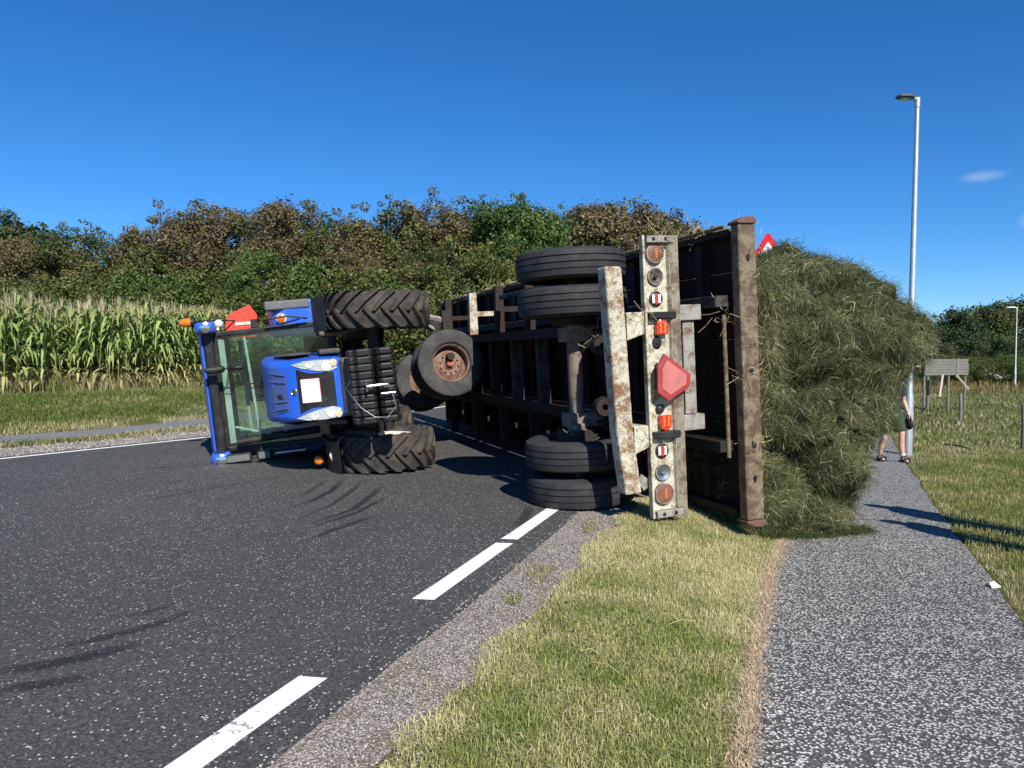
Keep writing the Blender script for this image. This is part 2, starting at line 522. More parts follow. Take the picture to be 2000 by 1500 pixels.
# far footpath beside the maize
fp0 = [ground(-300, 886), ground(0, 867), ground(200, 852), ground(390, 833), ground(620, 812)]
fp1 = [ground(-300, 868), ground(0, 852), ground(200, 838), ground(390, 819), ground(620, 800)]
A, B = pair(fp0, fp1, 60)
sheet('footpath', A, B, .004, FARPATH, 4)
A, B = pair([ground(320, 826), ground(390, 821), ground(520, 809)], [ground(350, 800), ground(400, 793), ground(520, 790)], 20)
sheet('dirt_patch', A, B, .002, mat_soil('bare_dirt', (.30, .24, .19), (.25, .2, .15), (.2, .16, .1), 2), 5)

# near footpath
pl_px = [(1452, 1560), (1455, 1500), (1478, 1290), (1500, 1150), (1520, 1080), (1546, 1030), (1600, 962), (1650, 905), (1690, 868), (1712, 845)]
pr_px = [(2140, 1400), (2000, 1235), (1948, 1150), (1900, 1088), (1850, 1022), (1815, 975), (1790, 935), (1768, 905), (1750, 872), (1737, 845)]
PL = [ground(*p) for p in pl_px]; PR = [ground(*p) for p in pr_px]
d0 = (PL[2]-PL[0])[:2]; d0 = d0/np.linalg.norm(d0)
dN = np.array((.43, .90))
PL = [np.array((PL[0][0]-d0[0]*6, PL[0][1]-d0[1]*6))] + [p[:2] for p in PL]
PR = [np.array((PR[0][0]-d0[0]*7, PR[0][1]-d0[1]*7))] + [p[:2] for p in PR]
wN = np.array((1.35, -.35))
PRe = PR[-1]
PL[-1] = PRe-wN*.95; PL[-2] = PR[-2]-wN*.97; PL[-3] = PR[-3]-wN; PL[-4] = PR[-4]-wN
for k in (8, 20, 60):
    PR.append(PRe+dN*k); PL.append(PRe-wN*.95+dN*k)
A, B = pair(PL, PR, 240)
NA, NB = A.copy(), B.copy()
jag = lambda P, s: P+np.stack([.05*(vnoise(P[:, 1]*3.1, P[:, 1]*0, s)-.5)+.03*(vnoise(P[:, 1]*11, P[:, 1]*0, s+1)-.5), P[:, 1]*0], -1)
path = sheet('footpath', jag(A, 31), jag(B, 41), .006, PATHMAT, 8)
def path_left(y): return np.interp(y, NA[:, 1], NA[:, 0])
def path_right(y): return np.interp(y, NB[:, 1], NB[:, 0])

# skid marks: thin rubber films
def mat_skid():
    m = NT('skid_rubber'); co = m.coord()
    a = m.n('Attribute'); a.attribute_name = 'Col'
    k = m.math('MULTIPLY', a.outputs['Fac'], m.ramp(m.noise(40, 4, .7, co), [(.3, (.35, .35, .35)), (.6, (1, 1, 1))]))
    m.base((.016, .016, .017)); m.set(Roughness=.75)
    t = m.n('BsdfTransparent'); mx = m.n('MixShader')
    m.l(k, mx.inputs[0]); m.l(t.outputs[0], mx.inputs[1]); m.l(m.b.outputs[0], mx.inputs[2]); m.l(mx.outputs[0], m.out.inputs['Surface'])
    return m.m
SKID = mat_skid()
skids = [
 ([(640, 938), (612, 955), (580, 973)], .07, .55), ([(668, 938), (650, 957), (610, 978), (560, 994)], .10, .8),
 ([(708, 938), (692, 955), (650, 985), (575, 1018)], .08, .55), ([(748, 946), (733, 962), (690, 995), (590, 1029)], .10, .7),
 ([(757, 970), (700, 1000), (640, 1020), (592, 1033)], .08, .75), ([(736, 1007), (680, 1025), (630, 1043), (600, 1055)], .09, .8),
 ([(355, 1177), (300, 1192), (225, 1210)], .06, .5), ([(385, 1188), (300, 1222), (200, 1247), (70, 1272)], .10, .65),
 ([(300, 1250), (200, 1276), (100, 1298), (-40, 1316)], .15, .75), ([(200, 1318), (100, 1335), (-40, 1352)], .12, .7),
 ([(70, 1384), (-40, 1402)], .1, .5), ([(1038, 985), (1026, 1010), (1008, 1034)], .13, .6),
 ([(345, 917), (312, 912), (280, 916)], .06, .6), ([(362, 935), (330, 946), (300, 945)], .06, .5)]
for px, w, k in skids:
    P = resample([ground(*p) for p in px], .12); n = len(P)
    T = np.gradient(P, axis=0); T /= np.linalg.norm(T, axis=1)[:, None]; N = np.stack([-T[:, 1], T[:, 0]], -1)
    vs, cs, fs = [], [], []
    for i in range(n):
        e = min(1, i/max(1, .25*n), (n-1-i)/max(1, .3*n))
        for j, (o_, a_) in enumerate(((-1, 0), (-.45, .9), (.4, 1), (1, 0))):
            p = P[i]+N[i]*o_*w/2; vs.append((p[0], p[1], .0025)); cs.append((a_*e*k,)*3)
    for i in range(n-1):
        for j in range(3): a = i*4+j; fs.append((a, a+1, a+5, a+4))
    link('skid_mark', np_mesh('skid_mark', vs, fs, SKID, cs), road)

# ------------------------------------------------------------------ blades of grass
def blades(name, P, hgt, wid, cols, lean=.6, parent=None, seg=2):
    """P (N,3) roots; builds bent tapered blades as one mesh"""
    n = len(P)
    th = RNG.uniform(0, 2*np.pi, n); d = np.stack([np.cos(th), np.sin(th), np.zeros(n)], -1)
    ph = th+RNG.uniform(.6, 2.5, n); sd = np.stack([np.cos(ph), np.sin(ph), np.zeros(n)], -1)*wid[:, None]/2
    L = np.abs(RNG.normal(0, lean, n))*hgt
    z = np.array((0, 0, 1.))
    mid = P+d*(L*.35)[:, None]+z*(hgt*.62)[:, None]
    tip = P+d*L[:, None]+z*(hgt*np.clip(1-.35*(L/np.maximum(hgt, 1e-6))**2, .25, 1))[:, None]
    V = np.stack([P-sd, P+sd, mid+sd*.8, mid-sd*.8, tip+sd*.12, tip-sd*.12], 1).reshape(-1, 3)
    b = np.arange(n)[:, None]*6
    Fq = np.concatenate([b+np.array([[0, 1, 2, 3]]), b+np.array([[3, 2, 4, 5]])], 0)
    C = np.repeat(cols, 6, 0)
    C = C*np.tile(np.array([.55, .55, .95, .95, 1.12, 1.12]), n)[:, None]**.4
    return link(name, np_mesh(name, V, Fq, BLADE, C), parent)
def grass_cols(x, y, dry_bias=0., seed=1):
    n1 = vnoise(x*1.1, y*1.1, seed); n2 = vnoise(x*4.5, y*4.5, seed+3)
    k = np.clip(.62*n1+.38*n2+dry_bias+RNG.normal(0, .16, len(x)), 0, 1)
    g = np.array((.105, .155, .030)); m = np.array((.245, .245, .088)); s = np.array((.50, .44, .26))
    t = sstep(.32, .58, k)[:, None]; c = g*(1-t)+m*t
    t2 = (sstep(.55, .9, k)*RNG.uniform(.3, 1, len(x)))[:, None]; c = c*(1-t2)+s*t2
    return c*RNG.uniform(.7, 1.25, len(x))[:, None]
def scatter(n, x0, x1, y0, y1, keep):
    x = RNG.uniform(x0, x1, n); y = RNG.uniform(y0, y1, n); m = keep(x, y); return x[m], y[m]

# near verge between gravel and footpath
def verge_in(x, y):
    l = XR(y)+EDGE_R+.36+.22*(vnoise(y*1.4, y*0, 8)-.5)+.25*(vnoise(x*5, y*5, 77)-.5)
    r = path_left(y)-.03+.05*(vnoise(y*9, y*0, 12)-.5)
    return (x > l) & (x < r)
x, y = scatter(430000, -1.3, 3.2, 1.9, 8.6, verge_in)
kk = RNG.uniform(0, 1, len(x)) < np.clip(5.2/y, .35, 1)
x, y = x[kk], y[kk]
P = np.stack([x, y, H(x, y)-.015], -1)
edge = np.clip(1-(path_left(y)-x)/.07, 0, 1); edge2 = np.clip(1-(x-(XR(y)+EDGE_R+.36))/.3, 0, 1)
cl = grass_cols(x, y, 0.30+.2*edge2, 1)*1.6
dry = np.array((.60, .45, .27))
e3 = (edge*RNG.uniform(.55, 1, len(x)))[:, None]; cl = cl*(1-e3)+dry*e3*RNG.uniform(.7, 1.2, len(x))[:, None]
hg = RNG.uniform(.018, .045, len(x))*(.75+.6*vnoise(x*2, y*2, 6))*(1-.45*edge)
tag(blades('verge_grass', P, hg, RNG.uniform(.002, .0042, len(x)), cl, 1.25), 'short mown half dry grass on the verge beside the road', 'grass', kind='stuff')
# dry clippings along the footpath's edge
x = RNG.uniform(0, 1, 9000); y = RNG.uniform(1.9, 8, 9000); x = path_left(y)+RNG.normal(-.008, .024, 9000)
P = np.stack([x, y, H(x, y)+.004], -1)
tag(blades('dry_clippings', P, RNG.uniform(.012, .035, 9000), RNG.uniform(.002, .004, 9000), np.array((.74, .57, .39))*RNG.uniform(.5, 1.25, 9000)[:, None], 2.4),
    'pale dry clippings along the left edge of the footpath', 'clippings', kind='stuff')
# weeds creeping over the gravel
x = RNG.uniform(0, 1, 5000); y = RNG.uniform(1.9, 8, 5000); x = XR(y)+EDGE_R+.30+np.abs(RNG.normal(0, .12, 5000))*-1
k = vnoise(x*3, y*3, 55) > .84; x, y = x[k], y[k]
tag(blades('shoulder_weeds', np.stack([x, y, H(x, y)], -1), RNG.uniform(.015, .05, len(x)), RNG.uniform(.003, .006, len(x)), grass_cols(x, y, .3, 4), 1.2),
    'sparse yellowing weeds in the roadside gravel', 'weeds', kind='stuff')
# loose stones in the gravel (too small to pick apart)
def pebbles(name, X, Y, r):
    n = len(X); base = np.array([(1,0,0),(-1,0,0),(0,1,0),(0,-1,0),(0,0,.7),(0,0,-.5)], float)
    V = base[None]*r[:, None, None]*RNG.uniform(.6, 1.25, (n, 6, 1)); a = RNG.uniform(0, 6.28, n); c, s = np.cos(a), np.sin(a)
    V = np.stack([V[..., 0]*c[:, None]-V[..., 1]*s[:, None], V[..., 0]*s[:, None]+V[..., 1]*c[:, None], V[..., 2]], -1)
    V += np.stack([X, Y, H(X, Y)], -1)[:, None]
    T = np.array([(0,2,4),(2,1,4),(1,3,4),(3,0,4),(2,0,5),(1,2,5),(3,1,5),(0,3,5)])
    F_ = (np.arange(n)[:, None, None]*6+T[None]).reshape(-1, 3)
    g = RNG.uniform(.12, .42, n); C = np.repeat(np.stack([g, g*.94, g*.87], -1), 6, 0)
    return link(name, np_mesh(name, V.reshape(-1, 3), F_, MAT_STONE, C, 3))
MAT_STONE = mat_attr('stone', .9, 0)
y = 1.9+5.6*RNG.uniform(0, 1, 9000)**1.4; x = XR(y)+EDGE_R+np.clip(RNG.normal(.22, .13, 9000), -.04, .5)
tag(pebbles('gravel_stones', x, y, RNG.uniform(.003, .010, 9000)), 'small pale stones of the near gravel shoulder', 'gravel', kind='stuff')
y = RNG.uniform(7, 17, 3500); x = XL(y)-RNG.uniform(.25, 1.5, 3500)
tag(pebbles('gravel_stones', x, y, RNG.uniform(.01, .03, 3500)), 'small pale stones of the gravel shoulder across the road', 'gravel', kind='stuff')

# right-hand verge and meadow
def right_in(x, y): return x > path_right(y)+.02+.05*vnoise(y*7, y*0, 3)
x, y = scatter(640000, 1.5, 15, 1.4, 19, right_in)
k = RNG.uniform(0, 1, len(x)) < np.clip(5.0/y, .12, 1)**1.25
k &= (x < .78*y+3.2); x, y = x[k], y[k]
s = x-path_right(y)
hg = RNG.uniform(.03, .07, len(x))*(1+.35*sstep(3.2, 5, s))*(.8+.5*vnoise(x*2, y*2, 16))*(.8+.25*y/10)
cl = grass_cols(x, y, 0.02+.22*np.clip(1-s/.3, 0, 1)+.12*sstep(2.2, 3.6, s), 21)*1.2
P = np.stack([x, y, H(x, y)-.015], -1)
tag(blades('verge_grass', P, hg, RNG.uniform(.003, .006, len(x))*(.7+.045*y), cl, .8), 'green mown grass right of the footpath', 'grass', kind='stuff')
x, y = scatter(110000, 8, 48, 16, 62, lambda x, y: (x > path_right(y)+.3) & (x < .8*y+2))
hg = RNG.uniform(.05, .15, len(x))
tag(blades('meadow_grass', np.stack([x, y, H(x, y)-.02], -1), hg, RNG.uniform(.015, .035, len(x)), grass_cols(x*.3, y*.3, .10, 23), .7), 'rough meadow grass behind the wire fence', 'grass', kind='stuff')
# across the road
def left_in(x, y): return (x < XL(y)-1.1)
x, y = scatter(170000, -24, -1, 9, 26, left_in)
sl = (XL(y)-x)*.88
pm = np.ones(len(x), bool)
fa, fb = pair(fp0, fp1, 200)
f0 = np.interp(x, fa[:, 0], fa[:, 1]); f1 = np.interp(x, fb[:, 0], fb[:, 1])
pm &= ~((y > f0-.03) & (y < f1+.03))
ga, gb = pair(lg0, lg1, 200); g1 = np.interp(x, gb[:, 0], gb[:, 1]); pm &= y > g1-.25*vnoise(x*2, y*2, 4)
pm &= ~((x > -8.3) & (x < -5) & (y > f1) & (y < f1+2.6) & (vnoise(x*1.2, y*1.2, 90) > .35))
x, y = x[pm], y[pm]
band = np.interp(x, fb[:, 0], fb[:, 1])
cl = grass_cols(x*.5, y*.5, .30-.42*sstep(1.0, 3.2, y-band), 33)
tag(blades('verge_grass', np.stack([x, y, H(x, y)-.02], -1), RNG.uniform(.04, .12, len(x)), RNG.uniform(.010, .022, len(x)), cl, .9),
    'short grass strip between the road and the maize', 'grass', kind='stuff')
# a few loose straws on verge and path
def straws(name, pts, label):
    m = MB()
    for p, L in pts:
        a = random.uniform(0, 6.28); q = np.array(p)+np.array((math.cos(a)*L, math.sin(a)*L, .01)); mid = (np.array(p)+q)/2+np.array((random.uniform(-.02, .02), .01, .015))
        m.tube([p, mid, q], 0.0013, 4)
    o = m.build(name, mat_simple('straw', (.55, .45, .24), .7, 0, .3)); tag(o, label, 'straw', kind='stuff')
straws('loose_straw', [(ground(random.uniform(1150, 1420), random.uniform(1060, 1480), .02), random.uniform(.05, .16)) for _ in range(12)] +
       [(ground(random.uniform(1500, 1760), random.uniform(1000, 1250), .012), random.uniform(.04, .14)) for _ in range(10)], 'loose straws dropped on the verge and footpath')
b = MB(); q = ground(1942, 1150, .01)
b.add([q+np.array(v) for v in ((-.03,-.02,0),(.04,-.01,.004),(.02,.04,.03),(-.02,.02,.02),(-.03,-.02,.004),(.04,-.01,.009),(.02,.04,.034),(-.02,.02,.024))], [(3,2,1,0),(4,5,6,7),(0,1,5,4),(1,2,6,5),(2,3,7,6),(3,0,4,7)])
tag(b.build('paper_scrap', mat_simple('paper', (.75, .75, .72), .8)), 'small white paper scrap at the right edge of the footpath', 'litter')
# ================================================================== TREES, HEDGE, MAIZE
def crown_mesh(name, seed, rx, h, n, greens, leaf=(.075, .15), blobs=64, low=.05, flat=1.0, top_bias=0):
    g = np.random.default_rng(seed)
    # blob centres in a rough egg, uneven
    C, Rb, Tint = [], [], []
    for i in range(blobs):
        t = g.uniform(low, 1)**(.8)
        wid = rx*np.sin(np.pi*np.clip(.16+.80*t, 0, 1))**.6
        a = g.uniform(0, 2*np.pi); rr = wid*np.sqrt(g.uniform(.05, 1))*.82
        C.append((rr*np.cos(a), rr*np.sin(a), h*(low+.02+(1-low-.14)*t)))
        Rb.append(g.uniform(.12, .30)*rx); Tint.append(g.uniform(0, 1))
    for i in range(blobs//4):      # shoots sticking out
        a = g.uniform(0, 2*np.pi); e = g.uniform(.35, 1.3); sh_ = h*(.5+.5*np.sin(e)*g.uniform(.82, 1.0)); wid = rx*np.cos(e)*g.uniform(.85, 1.08)
        C.append((wid*np.cos(a), wid*np.sin(a), min(sh_, h*.99))); Rb.append(g.uniform(.05, .10)*rx); Tint.append(g.uniform(0, 1))
    blobs = len(C)
    C = np.array(C); Rb = np.array(Rb); Tint = np.array(Tint)
    w = Rb**2; w /= w.sum(); b = g.choice(blobs, n, p=w)
    d = g.normal(size=(n, 3)); d /= np.linalg.norm(d, axis=1)[:, None]
    rad = Rb[b]*(g.uniform(.35, 1, n)**.45)*(1+.40*g.normal(size=n).clip(-1, 1.8)*(g.uniform(0, 1, n) < .30))
    P = C[b]+d*rad[:, None]*np.array((1, 1, .85*flat))
    P[:, 2] = np.abs(P[:, 2])+.03
    nrm = d+g.normal(size=(n, 3))*.75+np.array((0, 0, .35)); nrm /= np.linalg.norm(nrm, axis=1)[:, None]
    t1 = np.cross(nrm, g.normal(size=(n, 3))); t1 /= np.linalg.norm(t1, axis=1)[:, None]; t2 = np.cross(nrm, t1)
    L = g.uniform(leaf[0], leaf[1], n)[:, None]; W = L*g.uniform(.45, .7, n)[:, None]
    V = np.stack([P-t1*L*.5, P+t2*W*.5+nrm*L*.06, P+t1*L*.5, P-t2*W*.5+nrm*L*.06], 1).reshape(-1, 3)
    F_ = np.arange(n*4).reshape(n, 4)
    k = np.clip(Tint[b]+g.normal(0, .22, n), 0, .999)*(len(greens)-1)
    i0 = k.astype(int); f = (k-i0)[:, None]; G = np.array(greens)
    c = G[i0]*(1-f)+G[np.minimum(i0+1, len(greens)-1)]*f
    c = c*g.uniform(.65, 1.35, n)[:, None]
    me = np_mesh(name, V, F_, LEAF, np.repeat(c, 4, 0))
    return me, C, Rb
def trunk_mesh(name, seed, h, C, r=.16, nb=10):
    g = np.random.default_rng(seed+100); m = MB()
    top = np.array((g.normal(0, .15), g.normal(0, .15), h*.8))
    m.tube([(0, 0, -.2), top*.25+g.normal(0, .05, 3), top*.6+g.normal(0, .1, 3), top], [r*1.2, r, r*.6, r*.15], 7)
    for i in g.choice(len(C), min(nb, len(C)), replace=False):
        t = g.uniform(.12, .6); s = top*t; e = C[i]; mid = (s+e)/2+g.normal(0, .15, 3)
        m.tube([s, mid, e], [r*.45, r*.28, r*.06], 5)
    o = m.build(name, BARK); me = o.data; bpy.data.objects.remove(o); return me
GA = [(.040, .062, .014), (.085, .105, .026), (.135, .135, .040), (.19, .15, .065)]          # olive going brown
GB = [(.036, .075, .016), (.065, .120, .024), (.105, .160, .034), (.15, .18, .05)]           # fresh green
GC = [(.095, .075, .034), (.15, .115, .055), (.205, .155, .08), (.12, .12, .042)]              # browned
GD = [(.020, .042, .014), (.034, .062, .018), (.055, .085, .022), (.09, .10, .035)]           # dark far wood
GE = [(.06, .085, .02), (.13, .14, .03), (.22, .20, .045), (.14, .14, .04)]               # yellowing
kinds = {}
def kind(key, seed, rx, h, n, greens, **k):
    m, C, Rb = crown_mesh('crown_'+key, seed, rx, h, n, greens, **k)
    t = trunk_mesh('trunk_'+key, seed, h, C, r=.028*h*.7)
    kinds[key] = (m, t, h, rx)
kind('olive', 1, 2.6, 8, 26000, GA)
kind('fresh', 2, 2.5, 8, 26000, GB)
kind('brown', 3, 2.6, 8, 26000, GC)
kind('mixed', 4, 2.7, 8, 26000, GA[1:]+GC[:2])
kind('yellow', 5, 2.3, 7, 20000, GE)
kind('bush', 6, 2.6, 4.6, 20000, GB[:3]+GA[1:3])
kind('dark', 7, 3.2, 7, 12000, GD, leaf=(.14, .28))
kind('dark2', 8, 3.4, 7.5, 12000, GD[:2]+GA[1:3], leaf=(.14, .28))
kind('windswept', 9, 3.4, 8, 22000, GC[:3]+GA[1:2]+GC[:1], leaf=(.09, .18), low=.40, blobs=60, flat=.8)
kind('sparse', 10, 2.2, 9, 2600, GD+GA[1:3], leaf=(.10, .2), low=.35, blobs=30)

def plant_tree(key, px, depth, top_y, label, name='tree', cat='tree', group=None, width=1.0, rot=None, base_dz=0):
    me, tr, h, rx = kinds[key]
    p = at(px, 750, depth); z0 = float(H(p[0], p[1]))+base_dz
    if group == GH and name == 'tree': top_y -= 13
    ztop = CAM_Z + (695-top_y)/FPX*depth
    s = (ztop-z0)/h
    t = empty(name, (p[0], p[1], z0))
    width *= 1.12 if depth < 45 else 1.0
    t.scale = (s*width, s*width, s); t.rotation_euler = (0, 0, random.uniform(0, 6.28) if rot is None else rot)
    a = link('crown', me, t); link('trunk', tr, t)
    tag(t, label, cat, group)
    return t
GH = 'hedge trees behind the road'
T = plant_tree
T('sparse', -2, 62, 388, 'thin leafed tree rising over the hedge at the left edge', group=GH, width=.8)
T('dark', 60, 55, 436, 'dark green tree behind the maize near the left edge', group=GH, width=1.2)
T('mixed', -150, 40, 440, 'brown green hedge tree just outside the left edge', group=GH)
T('brown', -20, 41, 452, 'brown leafed hedge tree at the left edge behind the maize', group=GH)
T('mixed', 70, 40, 456, 'reddish brown hedge tree above the left end of the maize', group=GH)
T('olive', 150, 40, 436, 'olive hedge tree with pointed top left of the lone sprig', group=GH)
T('olive', 215, 39, 446, 'olive hedge tree below the lone sprig of leaves', group=GH, rot=2)
T('mixed', 300, 38, 438, 'brown flecked hedge tree right of the lone sprig', group=GH, rot=1)
T('mixed', 365, 36, 402, 'tall brown flecked hedge tree above the tractor beacon', group=GH)
T('brown', 440, 36, 396, 'tall rust tinged hedge tree above the tractor cab', group=GH)
T('olive', 500, 36, 404, 'olive hedge tree behind the red triangle of the tractor', group=GH, rot=4)
T('brown', 565, 35, 384, 'tall browning hedge tree above the blue mudguard', group=GH, rot=3)
T('olive', 640, 35, 400, 'broad olive hedge tree left above the upper front tyre', group=GH, rot=1)
T('mixed', 705, 34, 412, 'brown speckled hedge tree above the upper front tyre', group=GH, rot=5)
T('olive', 780, 34, 396, 'olive hedge tree right above the upper front tyre', group=GH, rot=2.2)
T('mixed', 850, 33, 382, 'tall brown green hedge tree left of the green bushy one', group=GH, rot=.4)
T('olive', 910, 34, 392, 'olive hedge tree over the front end of the trailer', group=GH, rot=3.3)
T('fresh', 985, 31, 384, 'tall fresh green tree behind the upper trailer tyres', group=GH, rot=1.9)
T('fresh', 1045, 32, 392, 'fresh green tree with twiggy top left of the windswept one', group=GH, rot=5.2)
T('dark', 1105, 44, 430, 'small dark green tree between green bushes and windswept tree', group=GH, width=.6)
T('windswept', 1195, 46, 391, 'windswept brown tree with domed crown behind the trailer', width=1.12, rot=1.0, group=GH)
T('windswept', 1262, 47, 412, 'second windswept brown tree with a lower dome behind the light bar', width=1.0, rot=2.6, group=GH)
# lower hedge row in front
T('bush', 250, 34, 520, 'green bush behind the maize in the middle left', 'bush', 'bush', GH)
T('bush', 120, 35, 530, 'dark green bush behind the maize on the left', 'bush', 'bush', GH, rot=1)
T('bush', 0, 36, 540, 'green bush behind the maize at the left edge', 'bush', 'bush', GH, rot=2)
T('bush', 385, 32, 520, 'leafy bush between maize and tractor beacon', 'bush', 'bush', GH, rot=3)
T('fresh', 500, 30, 470, 'bright green bush behind the red triangle of the tractor', 'bush', 'bush', GH, rot=4, width=.9)
T('bush', 590, 29, 500, 'green bush behind the blue mudguard', 'bush', 'bush', GH, rot=5)
T('mixed', 680, 29, 470, 'brown green bush right behind the upper front tyre', 'bush', 'bush', GH, rot=.7)
T('bush', 760, 28, 520, 'green bush between tractor and trailer', 'bush', 'bush', GH, rot=1.7)
T('olive', 830, 28, 460, 'olive bush above the rusty hubbed trailer wheel', 'bush', 'bush', GH, rot=2.7)
T('yellow', 945, 26, 470, 'yellowing bush left of the upper trailer tyres', 'bush', 'bush', GH, rot=3.7, width=.85)
T('bush', 900, 27, 520, 'green bush above the front of the trailer bed', 'bush', 'bush', GH, rot=4.7)
T('yellow', 1015, 28, 480, 'yellow green bush behind the upper trailer tyres', 'bush', 'bush', GH, rot=5.7, width=.9)
T('bush', 1075, 36, 500, 'dark bush hidden behind the trailer deck', 'bush', 'bush', GH, rot=.3)
# twigs poking out of the hedge top
T('sparse', 272, 37, 408, 'lone leafy sprig sticking out of the hedge top', 'sapling', 'sapling', None, .16)
# far wood on the right
GW = 'far trees behind the meadow'
for i, (px, d, ty, key, w, lab) in enumerate([
    (1800, 70, 650, 'dark2', 1.2, 'far dark tree beside the lamp post behind the heap'),
    (1870, 66, 596, 'dark', 1.15, 'far dark round tree behind the plank board'),
    (1925, 68, 584, 'dark2', 1.1, 'far tall tree right of the plank board'),
    (1990, 72, 578, 'dark', 1.2, 'far dark tree behind the distant lamp'),
    (2070, 70, 582, 'dark2', 1.2, 'far dark tree beyond the right edge'),
    (2170, 70, 590, 'dark', 1.2, 'far dark tree well beyond the right edge'),
    (1740, 78, 655, 'dark', 1.2, 'far dark tree hidden behind the cut grass heap'),
    (1840, 58, 665, 'dark2', .95, 'low far tree between heap and plank board'),
    (1905, 58, 655, 'dark', .95, 'low dark far tree above the plank board'),
    (1965, 57, 650, 'dark2', .95, 'low far tree below the distant lamp'),
    (2030, 57, 655, 'dark', .95, 'low far tree at the right edge')]):
    T(key, px, d, ty, lab, group=GW, width=w, rot=i*1.3)
def shrub_row(pxs, d):
    for i, px in enumerate(pxs):
        T('bush', px, d+random.uniform(-2, 2), random.uniform(690, 708), SHL[i], 'bush', 'bush', GW, rot=i*1.1, width=1.35)
SHL = ['low bush at the meadow edge beside the lamp post', 'low bush at the meadow edge behind the plank board', 'low bush right behind the plank board posts',
       'low bush at the meadow edge right of the board', 'low bush at the meadow edge under the distant lamp', 'low bush at the meadow edge by the right border']
shrub_row((1800, 1845, 1890, 1925, 1965, 2010), 50)

# ---- tall dry weeds at the field's far edge
x, y = scatter(9000, 14, 46, 38, 54, lambda x, y: (x > path_right(y)+1) & (x < .8*y+3))
cl = np.array((.22, .17, .06))*RNG.uniform(.5, 1.5, len(x))[:, None]
tag(blades('tall_weeds', np.stack([x, y, H(x, y)], -1), RNG.uniform(.15, .55, len(x)), RNG.uniform(.02, .05, len(x)), cl, .3), 'tall dry weeds along the far edge of the meadow', 'weeds', kind='stuff')

# ---- maize
def maize(seed):
    g = np.random.default_rng(seed); V, C, F_ = [], [], []
    h = g.uniform(2.25, 2.6)
    def strip(pts, wid, col, nrm_up=(0, 0, 1)):
        pts = np.array(pts); b = len(V); n = len(pts)
        for i, p in enumerate(pts):
            d = norm(pts[min(i+1, n-1)]-pts[max(i-1, 0)]); s = np.cross(d, nrm_up)
            s = s/np.linalg.norm(s) if np.linalg.norm(s) > 1e-4 else np.array((1., 0, 0))
            V.append(p-s*wid[i]/2); V.append(p+s*wid[i]/2+np.array((0, 0, .012)))
            C.append(col*g.uniform(.9, 1.1)); C.append(col*g.uniform(.8, 1.05))
        for i in range(n-1): F_.append((b+2*i, b+2*i+1, b+2*i+3, b+2*i+2))
    stalk = np.array((.22, .26, .08))
    for a in (0, 1.57):
        u = np.array((math.cos(a), math.sin(a), 0))
        strip([np.array((0, 0, 0.))+0*u, (0, 0, h*.5), (0, 0, h*.93)], (.032, .028, .014), stalk, (-u[1], u[0], .01))
    nl = 11; a0 = g.uniform(0, 6.28)
    for i in range(nl):
        z = .25+(h-.5)*i/(nl-1); a = a0+math.pi*(i % 2)+g.normal(0, .35)
        L = g.uniform(.55, .85)*(1-.25*abs(i/nl-.5)); u = np.array((math.cos(a), math.sin(a), 0)); rise = g.uniform(.22, .42)*(1 if i > 2 else .3)
        droop = g.uniform(.15, .6)
        pts = [(0, 0, z), u*L*.25+np.array((0, 0, z+rise*.75)), u*L*.6+np.array((0, 0, z+rise)), u*L*.88+np.array((0, 0, z+rise-droop*.45)), u*L+np.array((0, 0, z+rise-droop))]
        dryness = np.clip(1.15-i/3.2+g.normal(0, .25), 0, 1)
        col = np.array((.25, .33, .10))*(1-dryness)+np.array((.46, .38, .18))*dryness
        strip([np.array(p, float) for p in pts], (.035, .085, .085, .05, .006), col*g.uniform(.75, 1.3))
    for i in range(6):   # tassel
        a = g.uniform(0, 6.28); u = np.array((math.cos(a), math.sin(a), 0))
        strip([np.array((0, 0, h*.9)), u*.06+np.array((0, 0, h+.08)), u*.13+np.array((0, 0, h+.2+.12*g.uniform()))], (.014, .016, .004), np.array((.44, .38, .22)))
    if g.uniform() < .6:  # cob
        a = g.uniform(0, 6.28); u = np.array((math.cos(a), math.sin(a), 0))
        strip([u*.03+np.array((0, 0, 1.0)), u*.08+np.array((0, 0, 1.15)), u*.11+np.array((0, 0, 1.32))], (.03, .06, .01), np.array((.3, .32, .12)), u)
    return np.array(V, float), np.array(F_, int), np.array(C, float)
MZ = [maize(s) for s in range(40, 50)]
MZ_ME = [np_mesh('maize', v, f, LEAF, c) for v, f, c in MZ]
front_px = [(-330, 781), (0, 769), (200, 763), (400, 752), (520, 745), (640, 738)]
FR = np.array([ground(*p)[:2] for p in front_px])
FRr = resample(FR, .24)
spots = []
for row in range(16):
    for i, p in enumerate(FRr):
        q = p+np.array((.22, .97))*(row*.72)+RNG.normal(0, .07, 2)
        if vnoise(q[0]*.8, q[1]*.8, 66) < .12: continue
        spots.append((row, q[0], q[1]))
vis = [s for s in spots if s[0] < 3 and -30 < 1000+FPX*s[1]/s[2] < 470]
vis = vis[:290] if len(vis) > 290 else vis
visset = set(id(s) for s in vis)
for s in vis:
    o = link('maize_plant', random.choice(MZ_ME)); o.location = (s[1], s[2], float(H(s[1], s[2]))-.02)
    o.rotation_euler = (random.gauss(0, .05), random.gauss(0, .05), random.uniform(0, 6.28)); sc = random.uniform(.9, 1.12); o.scale = (sc*1.05, sc*1.05, sc)
    tag(o, 'tall green maize plant with dry lower leaves at the front of the field', 'maize', 'maize plants at the front of the field')
Vs, Fs, Cs = [], [], []; off = 0
